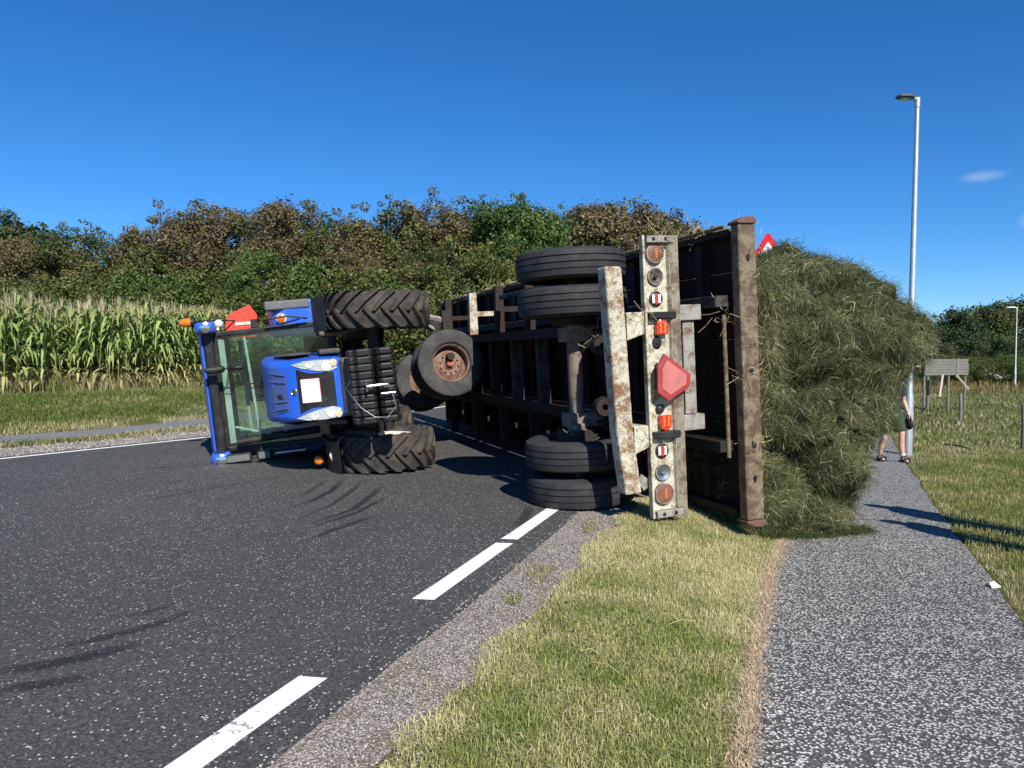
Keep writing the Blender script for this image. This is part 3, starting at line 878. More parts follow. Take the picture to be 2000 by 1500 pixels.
for s in spots:
    if id(s) in visset: continue
    v, f, c = MZ[random.randrange(len(MZ))]; a = random.uniform(0, 6.28); sc = random.uniform(.9, 1.12); ca, sa = math.cos(a)*sc, math.sin(a)*sc
    Vs.append(np.stack([v[:, 0]*ca-v[:, 1]*sa+s[1], v[:, 0]*sa+v[:, 1]*ca+s[2], v[:, 2]*sc+float(H(s[1], s[2]))], -1)); Fs.append(f+off); Cs.append(c); off += len(v)
tag(link('maize_field', np_mesh('maize_field', np.concatenate(Vs), np.concatenate(Fs), LEAF, np.concatenate(Cs))), 'dense green maize standing behind the front rows', 'maize', kind='stuff')
# tall dry grass along the field's foot
k = RNG.integers(0, len(FRr), 15000); q = FRr[k]+RNG.normal(0, .22, (15000, 2))-np.array((.05, .15))
cl = grass_cols(q[:, 0], q[:, 1], .10, 71)
tag(blades('tall_grass', np.stack([q[:, 0], q[:, 1], H(q[:, 0], q[:, 1])-.02], -1), RNG.uniform(.08, .75, 15000)**1.5, RNG.uniform(.010, .02, 15000), cl, .5), 'tall dry grass at the foot of the maize', 'grass', kind='stuff')
# ================================================================== THE OVERTURNED TRACTOR
def mat_paint(name, col, dust=(.16, .15, .13), amt=.56, rough=.32):
    m = NT(name); co = m.coord()
    k = m.ramp(m.math('ADD', m.math('MULTIPLY', m.noise(2.6, 6, .7, co), .7), m.math('MULTIPLY', m.noise(30, 4, .7, co), .3)), [(amt-.1, (0, 0, 0)), (amt+.2, (.6, .6, .6))])
    m.base(m.mix(k, col, dust))
    m.l(m.ramp(k, [(0, (rough,)*3), (1, (.8,)*3)]), m.b.inputs['Roughness'])
    m.b.inputs['Coat Weight'].default_value = .25; m.b.inputs['Coat Roughness'].default_value = .2
    return m.m
BLUE = mat_paint('blue_paint', (.014, .11, .64))
BLUE2 = mat_paint('faded_blue_paint', (.035, .09, .36), (.12, .13, .15), .45, .5)
BLACKP = mat_dusty('black_plastic', (.012, .012, .013), (.06, .055, .05), .6, .5, 5)
IRON = mat_dusty('black_iron', (.012, .012, .012), (.09, .078, .062), .6, .6, 6)
DUSTY = mat_dusty('dusty_casting', (.06, .056, .05), (.17, .145, .115), .42, .85, 5)
GREYP = mat_dusty('grey_plastic', (.12, .125, .13), (.2, .19, .17), .6, .6, 5)
REDSIGN = mat_simple('red_orange_sign', (.75, .055, .03), .45, 0, .15, 3)
WHITEP = mat_simple('white_plate', (.82, .82, .82), .5, 0, .03, 3)
CREAMRIM = mat_dusty('cream_rim', (.62, .60, .54), (.3, .25, .18), .6, .5, 6)
CHROME = mat_simple('chrome', (.75, .75, .76), .18, 1.0, .05, 3)
STEEL = mat_simple('bare_steel', (.45, .45, .46), .35, 1.0, .2, 12)
def mat_lens(name, col, rough=.12):
    m = NT(name); co = m.coord()
    v = m.voro(60, co, out='Distance'); m.base(m.ramp(v, [(.1, tuple(x*.6 for x in col)), (.6, col)]))
    m.set(Roughness=rough); m.b.inputs['Specular IOR Level'].default_value = .8; m.bump(v, .5, .005); return m.m
AMBER = mat_lens('amber_lens', (.75, .20, .01)); REDL = mat_lens('red_lens', (.60, .035, .015)); CLEARL = mat_lens('clear_lens', (.70, .72, .70))
def mat_glass(name, tint=(.82, .92, .87), refl=.06, haze=.015):
    m = NT(name)
    tr = m.n('BsdfTransparent'); tr.inputs['Color'].default_value = _c4(tint)
    gl = m.n('BsdfGlossy'); gl.inputs['Roughness'].default_value = .03; gl.inputs['Color'].default_value = (1, 1, 1, 1)
    fr = m.n('Fresnel'); fr.inputs['IOR'].default_value = 1.5
    df = m.n('BsdfDiffuse'); df.inputs['Color'].default_value = (.35, .42, .38, 1)
    a = m.n('MixShader'); b = m.n('MixShader')
    dirt = m.ramp(m.noise(7, 5, .7, m.coord()), [(.4, (haze,)*3), (.8, (haze*3,)*3)])
    m.l(dirt, a.inputs[0]); m.l(tr.outputs[0], a.inputs[1]); m.l(df.outputs[0], a.inputs[2])
    m.l(fr.outputs[0], b.inputs[0]); m.l(a.outputs[0], b.inputs[1]); m.l(gl.outputs[0], b.inputs[2]); m.l(b.outputs[0], m.out.inputs['Surface'])
    return m.m
GLASS = mat_glass('tinted_cab_glass')

PSI = R(15); ROLL = .102; NOSE = -.015
f_ = np.array((math.sin(PSI), -math.cos(PSI), NOSE)); u_ = np.array((-math.cos(PSI), -math.sin(PSI), -ROLL))
u_ = u_-f_*np.dot(u_, f_)/np.dot(f_, f_); f_ = norm(f_); u_ = norm(u_); l_ = np.cross(u_, f_)
RF = .67
Cw = np.array((-1.70, 9.53, 1.145)); O_ = Cw-RF*u_
def basis(x, y, z, o): return Matrix(((x[0], y[0], z[0], o[0]), (x[1], y[1], z[1], o[1]), (x[2], y[2], z[2], o[2]), (0, 0, 0, 1)))
TR = empty('tractor', mat=basis(f_, l_, u_, O_))
tag(TR, 'blue tractor lying on its side on the road, wheels towards the trailer', 'tractor')

def lug_tyre(R_, w, n, name='wheel'):
    """agricultural tyre about the y axis, with chevron lugs"""
    m = MB(); rc = R_-.045; hw = w/2
    m.lathe([(-hw*.70, R_*.60), (-hw*.95, R_*.68), (-hw*1.0, R_*.80), (-hw*.93, rc*.955), (-hw*.6, rc*.99), (0, rc), (hw*.6, rc*.99), (hw*.93, rc*.955), (hw, R_*.80), (hw*.95, R_*.68), (hw*.70, R_*.60)], n=64)
    for side in (-1, 1):
        for i in range(n):
            a0 = 2*math.pi*(i+(.5 if side > 0 else 0))/n
            # lug centre line from mid-tread to shoulder, sweeping back
            pts = []
            for t in np.linspace(-.10, 1.0, 6):
                yv = side*hw*t*.99; a = a0+(t**1.25 if t > 0 else t)*1.05*(2*math.pi/n)*1.0+(.10 if t < 0 else 0)*0
                rb = rc*(.995-.035*max(0, t)**3)-.012; rt = R_-.022*max(0, t)**3
                pts.append((yv, a, rb, rt))
            wl0 = [.020, .026, .028, .031, .035, .038]
            vs = []
            for (yv, a, rb, rt), ww in zip(pts, wl0):
                for rr, wk in ((rb, 1.5), (rt, 1.0), (rt, -1.0), (rb, -1.5)):
                    aa = a+ww*wk/R_
                    vs.append((rr*math.sin(aa), yv+side*(.012 if rr == rb else 0), rr*math.cos(aa)))
            # shoulder drop
            yv, a, rb, rt = pts[-1]
            for wk in (1.2, 1.0, -1.0, -1.2):
                aa = a+.04*wk/R_+.05; rr = rc*.84
                vs.append((rr*math.sin(aa), side*hw*1.0+(side*.012 if abs(wk) == 1 else -side*.01), rr*math.cos(aa)))
            k = len(pts)+1; fs = []
            for j in range(k-1):
                for q in range(4): fs.append((j*4+q, j*4+(q+1) % 4, j*4+4+(q+1) % 4, j*4+4+q))
            fs += [(3, 2, 1, 0), tuple((k-1)*4+q for q in range(4))]
            m.add(vs, fs)
    return m
def rim_mb(R_, w, dish=-.02):
    m = MB(); r = R_*.60; hw = w*.36
    m.lathe([(-hw, r*1.02), (-hw*.92, r*.93), (-hw*.3, r*.86), (hw*.3, r*.86), (hw*.92, r*.93), (hw, r*1.02)], n=48)
    m.lathe([(dish-.02, .001), (dish-.02, r*.42), (dish+.02, r*.5), (dish+.02, r*.87), (dish-.015, r*.87), (dish-.05, r*.45), (dish-.05, .001)], n=48)
    m.lathe([(.0, .001), (.11, .001), (.11, r*.22), (.09, r*.28), (-.02, r*.30)], n=24)
    for k in range(8):
        a = k*math.pi/4; c = (r*.38*math.sin(a), .0, r*.38*math.cos(a)); m.lathe([(-.03, .02), (.025, .02), (.025, .001)], c, n=6)
    return m
PIV = .06
def tractor_wheel(x, y, R_, w, n, spin, lab):
    mb = lug_tyre(R_, w, n)
    o = mb.build('wheel', LUGRUB, TR, 30)
    s = 1 if y > 0 else -1
    o.location = (x, y, R_)
    o.rotation_mode = 'YXZ'; o.rotation_euler = (0, spin, 0)
    if x == 0:      # front axle swings on its pivot
        o.rotation_euler = (-PIV, spin, 0); o.location = (0, y*math.cos(PIV), R_-y*math.sin(PIV))
    r = rim_mb(R_, w).build('rim', CREAMRIM, o, 35)
    if s < 0: r.rotation_euler = (0, 0, math.pi)
    o['label'] = lab
    return o
tractor_wheel(0, .885, RF, .45, 19, .3, 'upper front wheel with chevron lugs, up in the air')
tractor_wheel(0, -.885, RF, .45, 19, .1, 'lower front wheel lying flat on the asphalt')
tractor_wheel(-2.6, .93, .86, .50, 21, .2, 'upper rear wheel behind the blue mudguard')
tractor_wheel(-2.6, -.87, .86, .50, 21, .5, 'lower rear wheel on the asphalt')

# driveline
m = MB(); m.tube([(0, -.66, RF), (0, -.3, RF+.03), (0, .3, RF+.03), (0, .66, RF)], [.12, .085, .085, .12], 14)
m.lathe([(-.2, .1), (-.14, .17), (.14, .17), (.2, .1)], (0, .05, RF), (0, 1, 0), 16)
m.build('front_axle', IRON, TR, 40)
m = MB(); m.tube([(-2.6, -.75, .86), (-2.6, -.35, .86), (-2.6, .35, .86), (-2.6, .75, .86)], [.13, .2, .2, .13], 16); m.build('rear_axle', IRON, TR, 40)
m = MB(); m.box(-2.95, -1.2, -.28, .28, .55, 1.15); m.box(-1.2, .25, -.2, .2, .55, 1.05); m.box(-3.15, -2.9, -.2, .2, .45, .75); m.build('gearbox', IRON, TR, bev=.04)
m = MB(); m.box(-1.0, .35, -.3, .3, 1.0, 1.62); m.build('engine_block', IRON, TR, bev=.03)
m = MB(); m.prism([(.2, .80), (.86, .78), (.93, 1.0), (.86, 1.16), (.70, 1.22), (.1, 1.22), (.1, .9)], 'y', -.335, .335); m.build('front_support', DUSTY, TR, bev=.03)
m = MB(); m.box(-1.15, -.3, .52, .80, .62, 1.05); m.build('fuel_tank', BLACKP, TR, bev=.06, seg=3)
m = MB(); m.box(-1.2, -.45, -.82, -.5, .62, 1.05); m.build('fuel_tank', BLACKP, TR, bev=.06, seg=3)
for k in range(3):
    m = MB(); m.box(-1.32, -1.02, .80, .95, .55+.3*k, .59+.3*k); m.box(-1.32, -1.29, .80, .95, .5, 1.2); m.build('step', IRON, TR, bev=.008)
# hydraulic lines and tie rod
m = MB(); m.tube([(.18, -.6, RF), (.18, .6, RF)], .02, 8); m.tube([(.25, -.3, RF+.05), (.25, .3, RF+.05)], .045, 10); m.build('steering_rod', IRON, TR, 40)

# ---- bonnet
prof = [(.80, 1.20), (.795, 1.40), (.74, 1.62), (.62, 1.82), (.40, 1.99), (.0, 2.09), (-.5, 2.14), (-1.1, 2.16)]
def hood_y(x): return .36+.06*min(1, max(0, (.5-x)/1.2))
m = MB(); poly = [(-1.1, 1.16), (.1, 1.14), (.74, 1.16)]+prof
nP = len(poly); vs = []
for sgn in (-1, 1):
    for (x, z) in poly: vs.append((x, sgn*hood_y(x), z))
fs = [tuple(range(nP-1, -1, -1)), tuple(range(nP, 2*nP))]+[(i, (i+1) % nP, nP+(i+1) % nP, nP+i) for i in range(nP)]
m.add(vs, fs); hood = m.build('bonnet', BLUE, TR, 60, bev=.07, seg=4)
arc = np.r_[0, np.cumsum([math.hypot(prof[i+1][0]-prof[i][0], prof[i+1][1]-prof[i][1]) for i in range(len(prof)-1)])]
PX = np.array(prof)
def nose(s, w, off=0.0):
    x = np.interp(s, arc, PX[:, 0]); z = np.interp(s, arc, PX[:, 1])
    x2 = np.interp(s+.03, arc, PX[:, 0]); z2 = np.interp(s+.03, arc, PX[:, 1]); x1 = np.interp(max(0, s-.03), arc, PX[:, 0]); z1 = np.interp(max(0, s-.03), arc, PX[:, 1])
    t = norm((x2-x1, 0, z2-z1)); nn = np.array((t[2], 0, -t[0]))
    return np.array((x, w, z))+nn*off
def nose_patch(name, poly, t0, t1, mat, parent=hood, bev=None, sub=6, smooth=None):
    """closed patch following the bonnet's nose: poly of (arc, lateral), raised from t0 to t1"""
    P = []
    for i in range(len(poly)):
        a, b = np.array(poly[i]), np.array(poly[(i+1) % len(poly)])
        for k in range(sub): P.append(a+(b-a)*k/sub)
    n = len(P); cen = np.mean(poly, axis=0)
    rings = [(1.0, t0), (1.0, t1), (.6, t1), (.25, t1)]
    m = MB(); vs = []
    for sc, t in rings:
        for p in P: q = cen+(p-cen)*sc; vs.append(nose(q[0], q[1], t))
    vs.append(nose(cen[0], cen[1], t1)); fs = []
    for r in range(3):
        for i in range(n): fs.append((r*n+i, r*n+(i+1) % n, (r+1)*n+(i+1) % n, (r+1)*n+i))
    for i in range(n): fs.append((3*n+i, 3*n+(i+1) % n, 4*n))
    m.add(vs, fs); return m.build(name, mat, parent, smooth)
# grille recess panel, number plate, maker's roundel, lamps
nose_patch('grille', [(.06, -.20), (.06, .20), (.34, .20), (.50, .26), (.50, -.26), (.34, -.20)], -.004, .006, BLACKP)
plate = nose_patch('number_plate', [(.235, -.135), (.235, .135), (.445, .135), (.445, -.135)], .008, .020, WHITEP)
nose_patch('plate_border', [(.228, -.142), (.228, .142), (.452, .142), (.452, -.142)], .006, .014, mat_simple('plate_red', (.45, .08, .07), .5), plate)
for s in (-1, 1):
    hp = [(.02, s*.235), (.03, s*.335), (.22, s*.348), (.40, s*.345), (.56, s*.315), (.42, s*.265), (.26, s*.225), (.12, s*.205)]
    hl = nose_patch('headlight', hp, -.002, .010, mat_lens('lamp_glass', (.5, .53, .52), .08))
    for (a, w_, r_) in ((.14, s*.272, .062), (.33, s*.300, .045)):
        c = nose(a, w_, .012); nn = nose(a, w_, 1.0)-nose(a, w_, 0.0)
        MB().lathe([(.0, r_), (.010, r_*.92), (.004, r_*.55), (.001, .001)], c, nn, 20).build('reflector', CLEARL, hl, 40)
    c = nose(.055, s*.300, .012); nn = nose(.055, s*.3, 1.0)-nose(.055, s*.3, 0.)
    MB().lathe([(.0, .045), (.012, .04), (.016, .001)], c, nn, 16).build('indicator', mat_lens('pale_amber', (.75, .55, .35), .15), hl, 40)
c = nose(.555, 0, .0); nn = nose(.555, 0, 1.)-nose(.555, 0, 0.)
em = MB().lathe([(.0, .042), (.012, .040), (.016, .034), (.012, .030), (.012, .001)], c, nn, 24).build('emblem', CHROME, hood, 40)
mm = MB(); t_ = norm(nose(.58, 0)-nose(.53, 0))
for k in (-1, 0, 1): mm.obox(c+nn*.014+np.array((0, 1, 0))*.014*k, t_, (0, 1, 0), nn, .046-.012*abs(k), .006, .004)
mm.build('leaf_mark', BLACKP, em)
nose_patch('bonnet_vent', [(.64, -.22), (.64, .22), (.98, .27), (.98, -.27)], -.003, .007, BLUE2)
for w_ in (-.20, -.11, .12, .21):
    mm = MB(); mm.tube([nose(.655, w_*.95, .011), nose(.8, w_*1.03, .014), nose(.97, w_*1.12, .011)], .009, 6); mm.build('vent_rib', BLUE2, hood, 40)
nose_patch('latch', [(.72, -.07), (.76, -.02), (.84, -.03), (.80, -.08)], .007, .013, BLACKP)
# side mesh panels of the bonnet
for s in (-1, 1):
    m = MB(); m.prism([(.35, 1.75), (-.15, 1.95), (-.75, 1.98), (-.75, 1.55), (.1, 1.5)], 'y', s*.425-.004, s*.425+.008)
    m.build('side_grille', DUSTY, hood)
    m = MB(); m.prism([(.60, 1.16), (-1.1, 1.16), (-1.1, 1.42), (.35, 1.40)], 'y', s*.43-.03, s*.43+.03); m.build('engine_cover', DUSTY, TR, bev=.02)
# ---- ballast weights: a row of cast slabs on the front carrier
m = MB(); m.box(.86, .98, -.36, .36, .86, 1.0); m.build('weight_carrier', IRON, TR, bev=.01)
nW = 10
for k in range(nW):
    y0 = -.43+.086*k
    wd = [(.94, .84), (1.14, .82), (1.19, .86), (1.19, 1.0), (1.15, 1.03), (1.14, 1.05), (1.15, 1.08), (1.10, 1.11), (.95, 1.11), (.93, 1.07), (.96, 1.03), (.93, .95)]
    m = MB(); m.prism(wd, 'y', y0+.004, y0+.082); m.build('ballast_weight', BLACKP, TR, bev=.014, seg=2)
for k in range(10):
    y0 = -.43+.086*k
    m = MB(); m.prism([(.84, .60), (1.10, .57), (1.20, .61), (1.22, .74), (1.17, .79), (.88, .80)], 'y', y0+.004, y0+.081); m.build('ballast_weight', BLACKP, TR, bev=.02, seg=2)
m = MB(); m.tube([(1.27, -.05, .93), (1.27, .07, .93)], .014, 8); m.tube([(1.27, .01, .93), (1.29, .01, .70), (1.27, -.06, .66)], .016, 8); m.tube([(1.26, -.09, .78), (1.27, -.09, .62)], .012, 8); m.build('hitch_pin', STEEL, TR, 40)
m = MB(); pts = [(1.27, .10, 1.10), (1.30, .02, 1.16), (1.28, -.06, 1.12), (1.30, -.22, 1.02), (1.30, -.34, .88), (1.30, -.36, .74), (1.30, -.24, .63), (1.28, -.10, .66)]
m.tube(pts, .0038, 6); m.build('pin_cable', STEEL, TR, 40)

# ---- cab
cb = dict(xf=-1.08, xr=-2.55, zb=1.22, zt=2.74)
def cpt(front, left, top):
    z = cb['zt'] if top else cb['zb']
    x = (cb['xf']-(.06 if top else 0)) if front else cb['xr']+(.04 if top else 0)
    return np.array((x, (1 if left else -1)*(.79 if top else .82), z))
m = MB()
for fr in (0, 1):
    for le in (0, 1):
        m.bar(cpt(fr, le, 0), cpt(fr, le, 1), .07, .075, (1, 0, 0))
for le in (0, 1):
    a, b = cpt(1, le, 0), cpt(0, le, 0); m.bar(a, b, .07, .08); a, b = cpt(1, le, 1), cpt(0, le, 1); m.bar(a, b, .06, .06)
    m.bar((cpt(1, le, 0)*.42+cpt(0, le, 0)*.58), (cpt(1, le, 1)*.42+cpt(0, le, 1)*.58), .05, .06, (1, 0, 0))
for fr in (0, 1):
    for tp in (0, 1): m.bar(cpt(fr, 0, tp), cpt(fr, 1, tp), .06, .07)
m.build('cab_frame', BLACKP, TR, bev=.015)
def pane(name, pts, th=.006):
    P = [np.array(p, float) for p in pts]; nn = norm(np.cross(P[1]-P[0], P[2]-P[0]))*th
    m = MB(); n = len(P); m.add(P+[p+nn for p in P], [tuple(range(n-1, -1, -1)), tuple(range(n, 2*n))]+[(i, (i+1) % n, n+(i+1) % n, n+i) for i in range(n)])
    return m.build(name, GLASS, TR)
pane('windscreen', [cpt(1, 0, 0)+(.012, .03, .03), cpt(1, 1, 0)+(.012, -.03, .03), cpt(1, 1, 1)+(.012, -.03, -.03), cpt(1, 0, 1)+(.012, .03, -.03)])
pane('rear_window', [cpt(0, 0, 0)+(-.012, .03, .35), cpt(0, 1, 0)+(-.012, -.03, .35), cpt(0, 1, 1)+(-.012, -.03, -.03), cpt(0, 0, 1)+(-.012, .03, -.03)])
for le in (0, 1):
    s = 1 if le else -1
    pane('side_window', [cpt(1, le, 0)+(-.03, s*.008, .03), cpt(0, le, 0)+(.03, s*.008, .03), cpt(0, le, 1)+(.03, s*.008, -.03), cpt(1, le, 1)+(-.03, s*.008, -.03)])
m = MB(); m.box(-2.55, -1.0, -.78, .78, 1.14, 1.22); m.build('cab_floor', BLACKP, TR, bev=.02)
m = MB(); m.box(-2.58, -2.5, -.78, .78, 1.22, 1.6); m.build('cab_rear_panel', BLACKP, TR)
# roof
m = MB(); m.box(-2.68, -.98, -.83, .83, 2.755, 2.875); m.build('roof_lining', BLACKP, TR, bev=.03)
m = MB(); m.prism([(-2.72, 2.878), (-1.02, 2.88), (-1.0, 2.90), (-1.05, 2.925), (-1.4, 2.985), (-2.2, 3.0), (-2.72, 2.94)], 'y', -.80, .80); roof = m.build('roof', BLUE, TR, 50, bev=.045, seg=4)
for s in (-1, 1):
    m = MB(); m.prism([(-.84, 2.70), (-.80, 2.86), (-.86, 2.94), (-1.35, 2.985), (-1.35, 2.80), (-1.05, 2.70)], 'y', s*.885-.075, s*.885+.075); c_ = m.build('roof_corner', BLUE, roof, 50, bev=.04, seg=3)
    MB().lathe([(-.03, .075), (.01, .075), (.018, .06), (.02, .001)], (-.80, s*.885, 2.80), (1, 0, -.1), 20).build('work_lamp', CHROME, c_, 40)
# interior
m = MB(); m.tube([(-1.2, 0, 1.4), (-1.47, 0, 2.02)], .06, 10); m.build('steering_column', BLACKP, TR, 40)
cst = np.array((-1.50, 0, 2.06)); ax = norm((-.35, 0, 1)); m = MB()
e1 = np.array((0, 1., 0)); e2 = np.cross(ax, e1)
ring = [cst+.21*(math.cos(t)*e1+math.sin(t)*e2) for t in np.linspace(0, 2*math.pi, 25)]; m.tube(ring, .017, 8)
for t in (.5, 2.6, 4.7): m.tube([cst-ax*.03, cst+.2*(math.cos(t)*e1+math.sin(t)*e2)], .012, 6)
m.build('steering_wheel', BLACKP, TR, 50)
m = MB(); m.box(-1.38, -1.12, -.30, .30, 1.7, 1.95); m.build('dashboard', GREYP, TR, bev=.05, seg=3)
m = MB(); m.box(-2.30, -1.75, -.27, .27, 1.55, 1.72); seat = m.build('seat', GREYP, TR, bev=.06, seg=3)
m = MB(); m.prism([(-2.32, 1.66), (-2.18, 1.66), (-2.3, 2.5), (-2.42, 2.5)], 'y', -.26, .26); m.build('backrest', GREYP, seat, bev=.05, seg=3)
m = MB(); m.box(-2.2, -1.6, -.62, -.36, 1.5, 1.66); m.tube([(-1.7, -.45, 1.66), (-1.62, -.45, 1.95)], .02, 8); m.ball((-1.62, -.45, 1.97), .035, 6); m.build('control_console', BLACKP, TR, bev=.02)
m = MB(); m.prism([(-1.14, 2.73), (-1.20, 2.73), (-1.2, 2.63), (-1.17, 2.63)], 'y', -.72, .72); m.build('sun_visor', mat_simple('pale_visor', (.5, .52, .5), .6), TR)
m = MB(); m.bar((-1.15, -.7, 2.3), (-1.15, .72, 2.36), .05, .035); m.bar((-2.45, -.7, 2.52), (-2.45, .7, 2.55), .09, .05); m.bar((-1.17, -.66, 2.15), (-1.17, -.5, 2.62), .03, .03); m.build('grab_rail', mat_simple('pale_trim', (.52, .54, .52), .5), TR, bev=.008)
# wiper and centre mirror pair
m = MB(); m.tube([(-1.05, .05, 2.70), (-1.045, .08, 2.30), (-1.045, .02, 1.95)], .009, 6); m.tube([(-1.045, .25, 1.95), (-1.045, -.3, 1.72)], .009, 6); m.build('wiper', BLACKP, TR, 40)
for z0, z1, rr in ((2.62, 2.88, .05), (2.38, 2.56, .035)):
    m = MB(); m.tube([(-.82, .32, z0), (-.81, .32, z0+.03), (-.81, .32, z1-.03), (-.82, .32, z1)], [.012, rr, rr, .012], 12); m.build('mirror', BLACKP, TR, 50)
m = MB(); m.tube([(-.84, .32, 2.6), (-.95, .33, 2.6), (-1.04, .34, 2.6)], .014, 8); m.build('mirror_arm', BLACKP, TR, 40)
# mirrors crushed against the road on the lower side
m = MB(); m.tube([(-.95, -.80, 2.30), (-.90, -.90, 2.30), (-.88, -.92, 2.60), (-.88, -.92, 1.75)], .018, 8); m.build('mirror_arm', BLACKP, TR, 40)
for z0, z1 in ((2.42, 2.76), (2.16, 2.36)):
    m = MB(); m.box(-.90, -.80, -.955, -.83, z0, z1); mo = m.build('mirror', BLACKP, TR, bev=.035, seg=3)
    m = MB(); m.box(-.802, -.796, -.935, -.85, z0+.03, z1-.03); m.build('mirror_glass', GREYP, mo, bev=.01)
m = MB(); m.tube([(-.9, -.9, 1.72), (-.9, -.9, 2.12)], .028, 10); m.build('exhaust_tip', STEEL, TR, 40)
m = MB(); m.tube([(-1.0, -.66, 1.5), (-1.0, -.7, 2.6)], .045, 12); m.build('exhaust', IRON, TR, 40)
# upper mirror bracket and hand rail on the A pillar
m = MB(); m.tube([(-1.0, .86, 2.05), (-.92, .93, 2.0), (-.9, .95, 1.75), (-.98, .9, 1.5)], .014, 8); m.tube([(-1.0, .85, 1.85), (-.95, .9, 1.6)], .012, 8); m.build('hand_rail', BLACKP, TR, 40)

# ---- mudguards
def arc_guard(name, cx, cz, r, a0, a1, y0, y1, mat, th=.02, lip=.06):
    m = MB(); n = 14; vs = []
    for i in range(n+1):
        a = R(a0+(a1-a0)*i/n)
        for (rr, yy) in ((r, y0), (r, y1), (r-lip, y1), (r-lip, y1-th), (r-th, y1-th), (r-th, y0)): vs.append((cx+rr*math.cos(a), yy, cz+rr*math.sin(a)))
    fs = [(i*6+k, i*6+(k+1) % 6, (i+1)*6+(k+1) % 6, (i+1)*6+k) for i in range(n) for k in range(6)]+[tuple(range(5, -1, -1)), tuple(range(n*6, n*6+6))]
    m.add(vs, fs); return m.build(name, mat, TR, 40)
for s in (1, -1):
    y0, y1 = (.68, 1.10) if s > 0 else (-.68, -1.10)
    g = arc_guard('front_mudguard', 0, RF, .76, 55, 150, y0, y1, BLACKP, th=.02*s)
    m = MB(); m.tube([(0, s*.70, RF+.1), (-.05, s*.64, RF+.45), (-.05, s*.66, RF+.74)], .03, 8); m.build('mudguard_stay', DUSTY, g, 40)
for s in (1, -1):
    m = MB()
    dxs = 0 if s > 0 else -.45
    pg = [(-1.62+dxs, 1.25), (-1.60+dxs, 1.80), (-1.70+dxs, 1.98), (-1.95+dxs, 2.06), (-2.9, 2.06), (-3.25, 1.9), (-3.4, 1.6), (-3.32, 1.6), (-3.18, 1.82), (-2.88, 1.95), (-2.0+dxs, 1.95), (-1.80+dxs, 1.85), (-1.72+dxs, 1.7), (-1.72+dxs, 1.25)]
    y0, y1 = (.70, 1.20) if s > 0 else (-1.17, -.70)
    m.prism(pg, 'y', y0, y1); mg = m.build('rear_mudguard', BLUE, TR, 50, bev=.025)
    m = MB(); m.box(-1.61+dxs, -1.575+dxs, y0+.02, y1-.02, 1.20, 1.42); m.build('mudguard_edge', BLACKP, mg, bev=.01)
    m = MB(); m.box(-2.9, -1.585+dxs, (y1-.12) if s > 0 else y0-.003, (y1+.006) if s > 0 else y0+.10, 1.45, 2.075); m.build('mudguard_cap', GREYP, mg, bev=.02)
    yl = y0+.25
    MB().lathe([(-.02, .062), (.03, .058), (.05, .03), (.055, .001)], (-1.60+dxs, yl, 1.86), (1, 0, .1), 18).build('marker_lamp', AMBER, mg, 40)
    MB().lathe([(-.02, .072), (.012, .072), (.012, .05)], (-1.60+dxs, yl, 1.86), (1, 0, .1), 18).build('lamp_ring', CLEARL, mg, 40)
# lower marker lamp hanging by the wheel, bent chrome rail
MB().lathe([(-.03, .05), (.02, .06), (.05, .04), (.06, .001)], (.05, -.93, 1.55), (1, 0, 0), 16).build('marker_lamp', AMBER, TR, 40)
m = MB(); m.tube([(.2, -.72, 1.34), (.28, -.86, 1.40), (.28, -.98, 1.36), (.25, -1.06, 1.22), (.2, -1.07, 1.12)], .02, 8); m.build('bent_rail', CREAMRIM, TR, 40)
# slow-vehicle triangle, beacon rod and amber beacon
m = MB(); sh = [(.66, 2.28), (1.02, 2.24), (1.14, 2.42), (.98, 2.66), (.80, 2.68), (.66, 2.42)]
sg = None
m.prism([(.74, 2.30), (1.08, 2.26), (1.25, 2.36), (1.11, 2.70), (.90, 2.76), (.74, 2.68)], 'x', -2.70, -2.67); sg = m.build('slow_vehicle_sign', REDSIGN, TR, bev=.006)
m = MB(); m.box(-2.665, -2.655, .94, .985, 2.31, 2.60); m.build('reflective_strip', CREAMRIM, sg)
m = MB(); m.box(-2.668, -2.64, .88, 1.02, 2.27, 2.37); m.build('bracket', BLACKP, sg, bev=.01)
m = MB(); m.tube([(-2.66, 1.02, 2.6), (-2.2, 1.03, 2.95), (-1.6, 1.0, 3.06)], .012, 8); m.build('beacon_rod', IRON, TR, 40)
bc = MB().lathe([(0, .06), (.03, .066), (.05, .066), (.14, .06), (.17, .035), (.175, .001)], (-1.6, 1.0, 3.05), (0, 0, 1), 20).build('beacon', AMBER, TR, 40)
MB().lathe([(-.035, .05), (0, .072), (.03, .072), (.032, .05)], (-1.6, 1.0, 3.05), (0, 0, 1), 20).build('beacon_base', BLACKP, bc, 40)
m = MB(); m.ball((-1.6, .95, 2.72), .06, 8, (.7, 1, 1)); m.tube([(-1.6, .86, 2.74), (-1.6, .98, 2.72)], .02, 8); m.build('work_lamp', CLEARL, TR, 40)
# rear linkage and tow hook towards the trailer
m = MB()
for s in (-1, 1): m.tube([(-3.0, s*.3, .7), (-3.7, s*.42, .62)], .035, 8); m.tube([(-2.95, s*.35, 1.25), (-3.5, s*.4, .65)], .025, 8)
m.tube([(-3.0, 0, 1.2), (-3.7, 0, 1.0)], .03, 8); m.box(-3.55, -3.1, -.08, .08, .45, .6); m.build('rear_linkage', IRON, TR, 40)
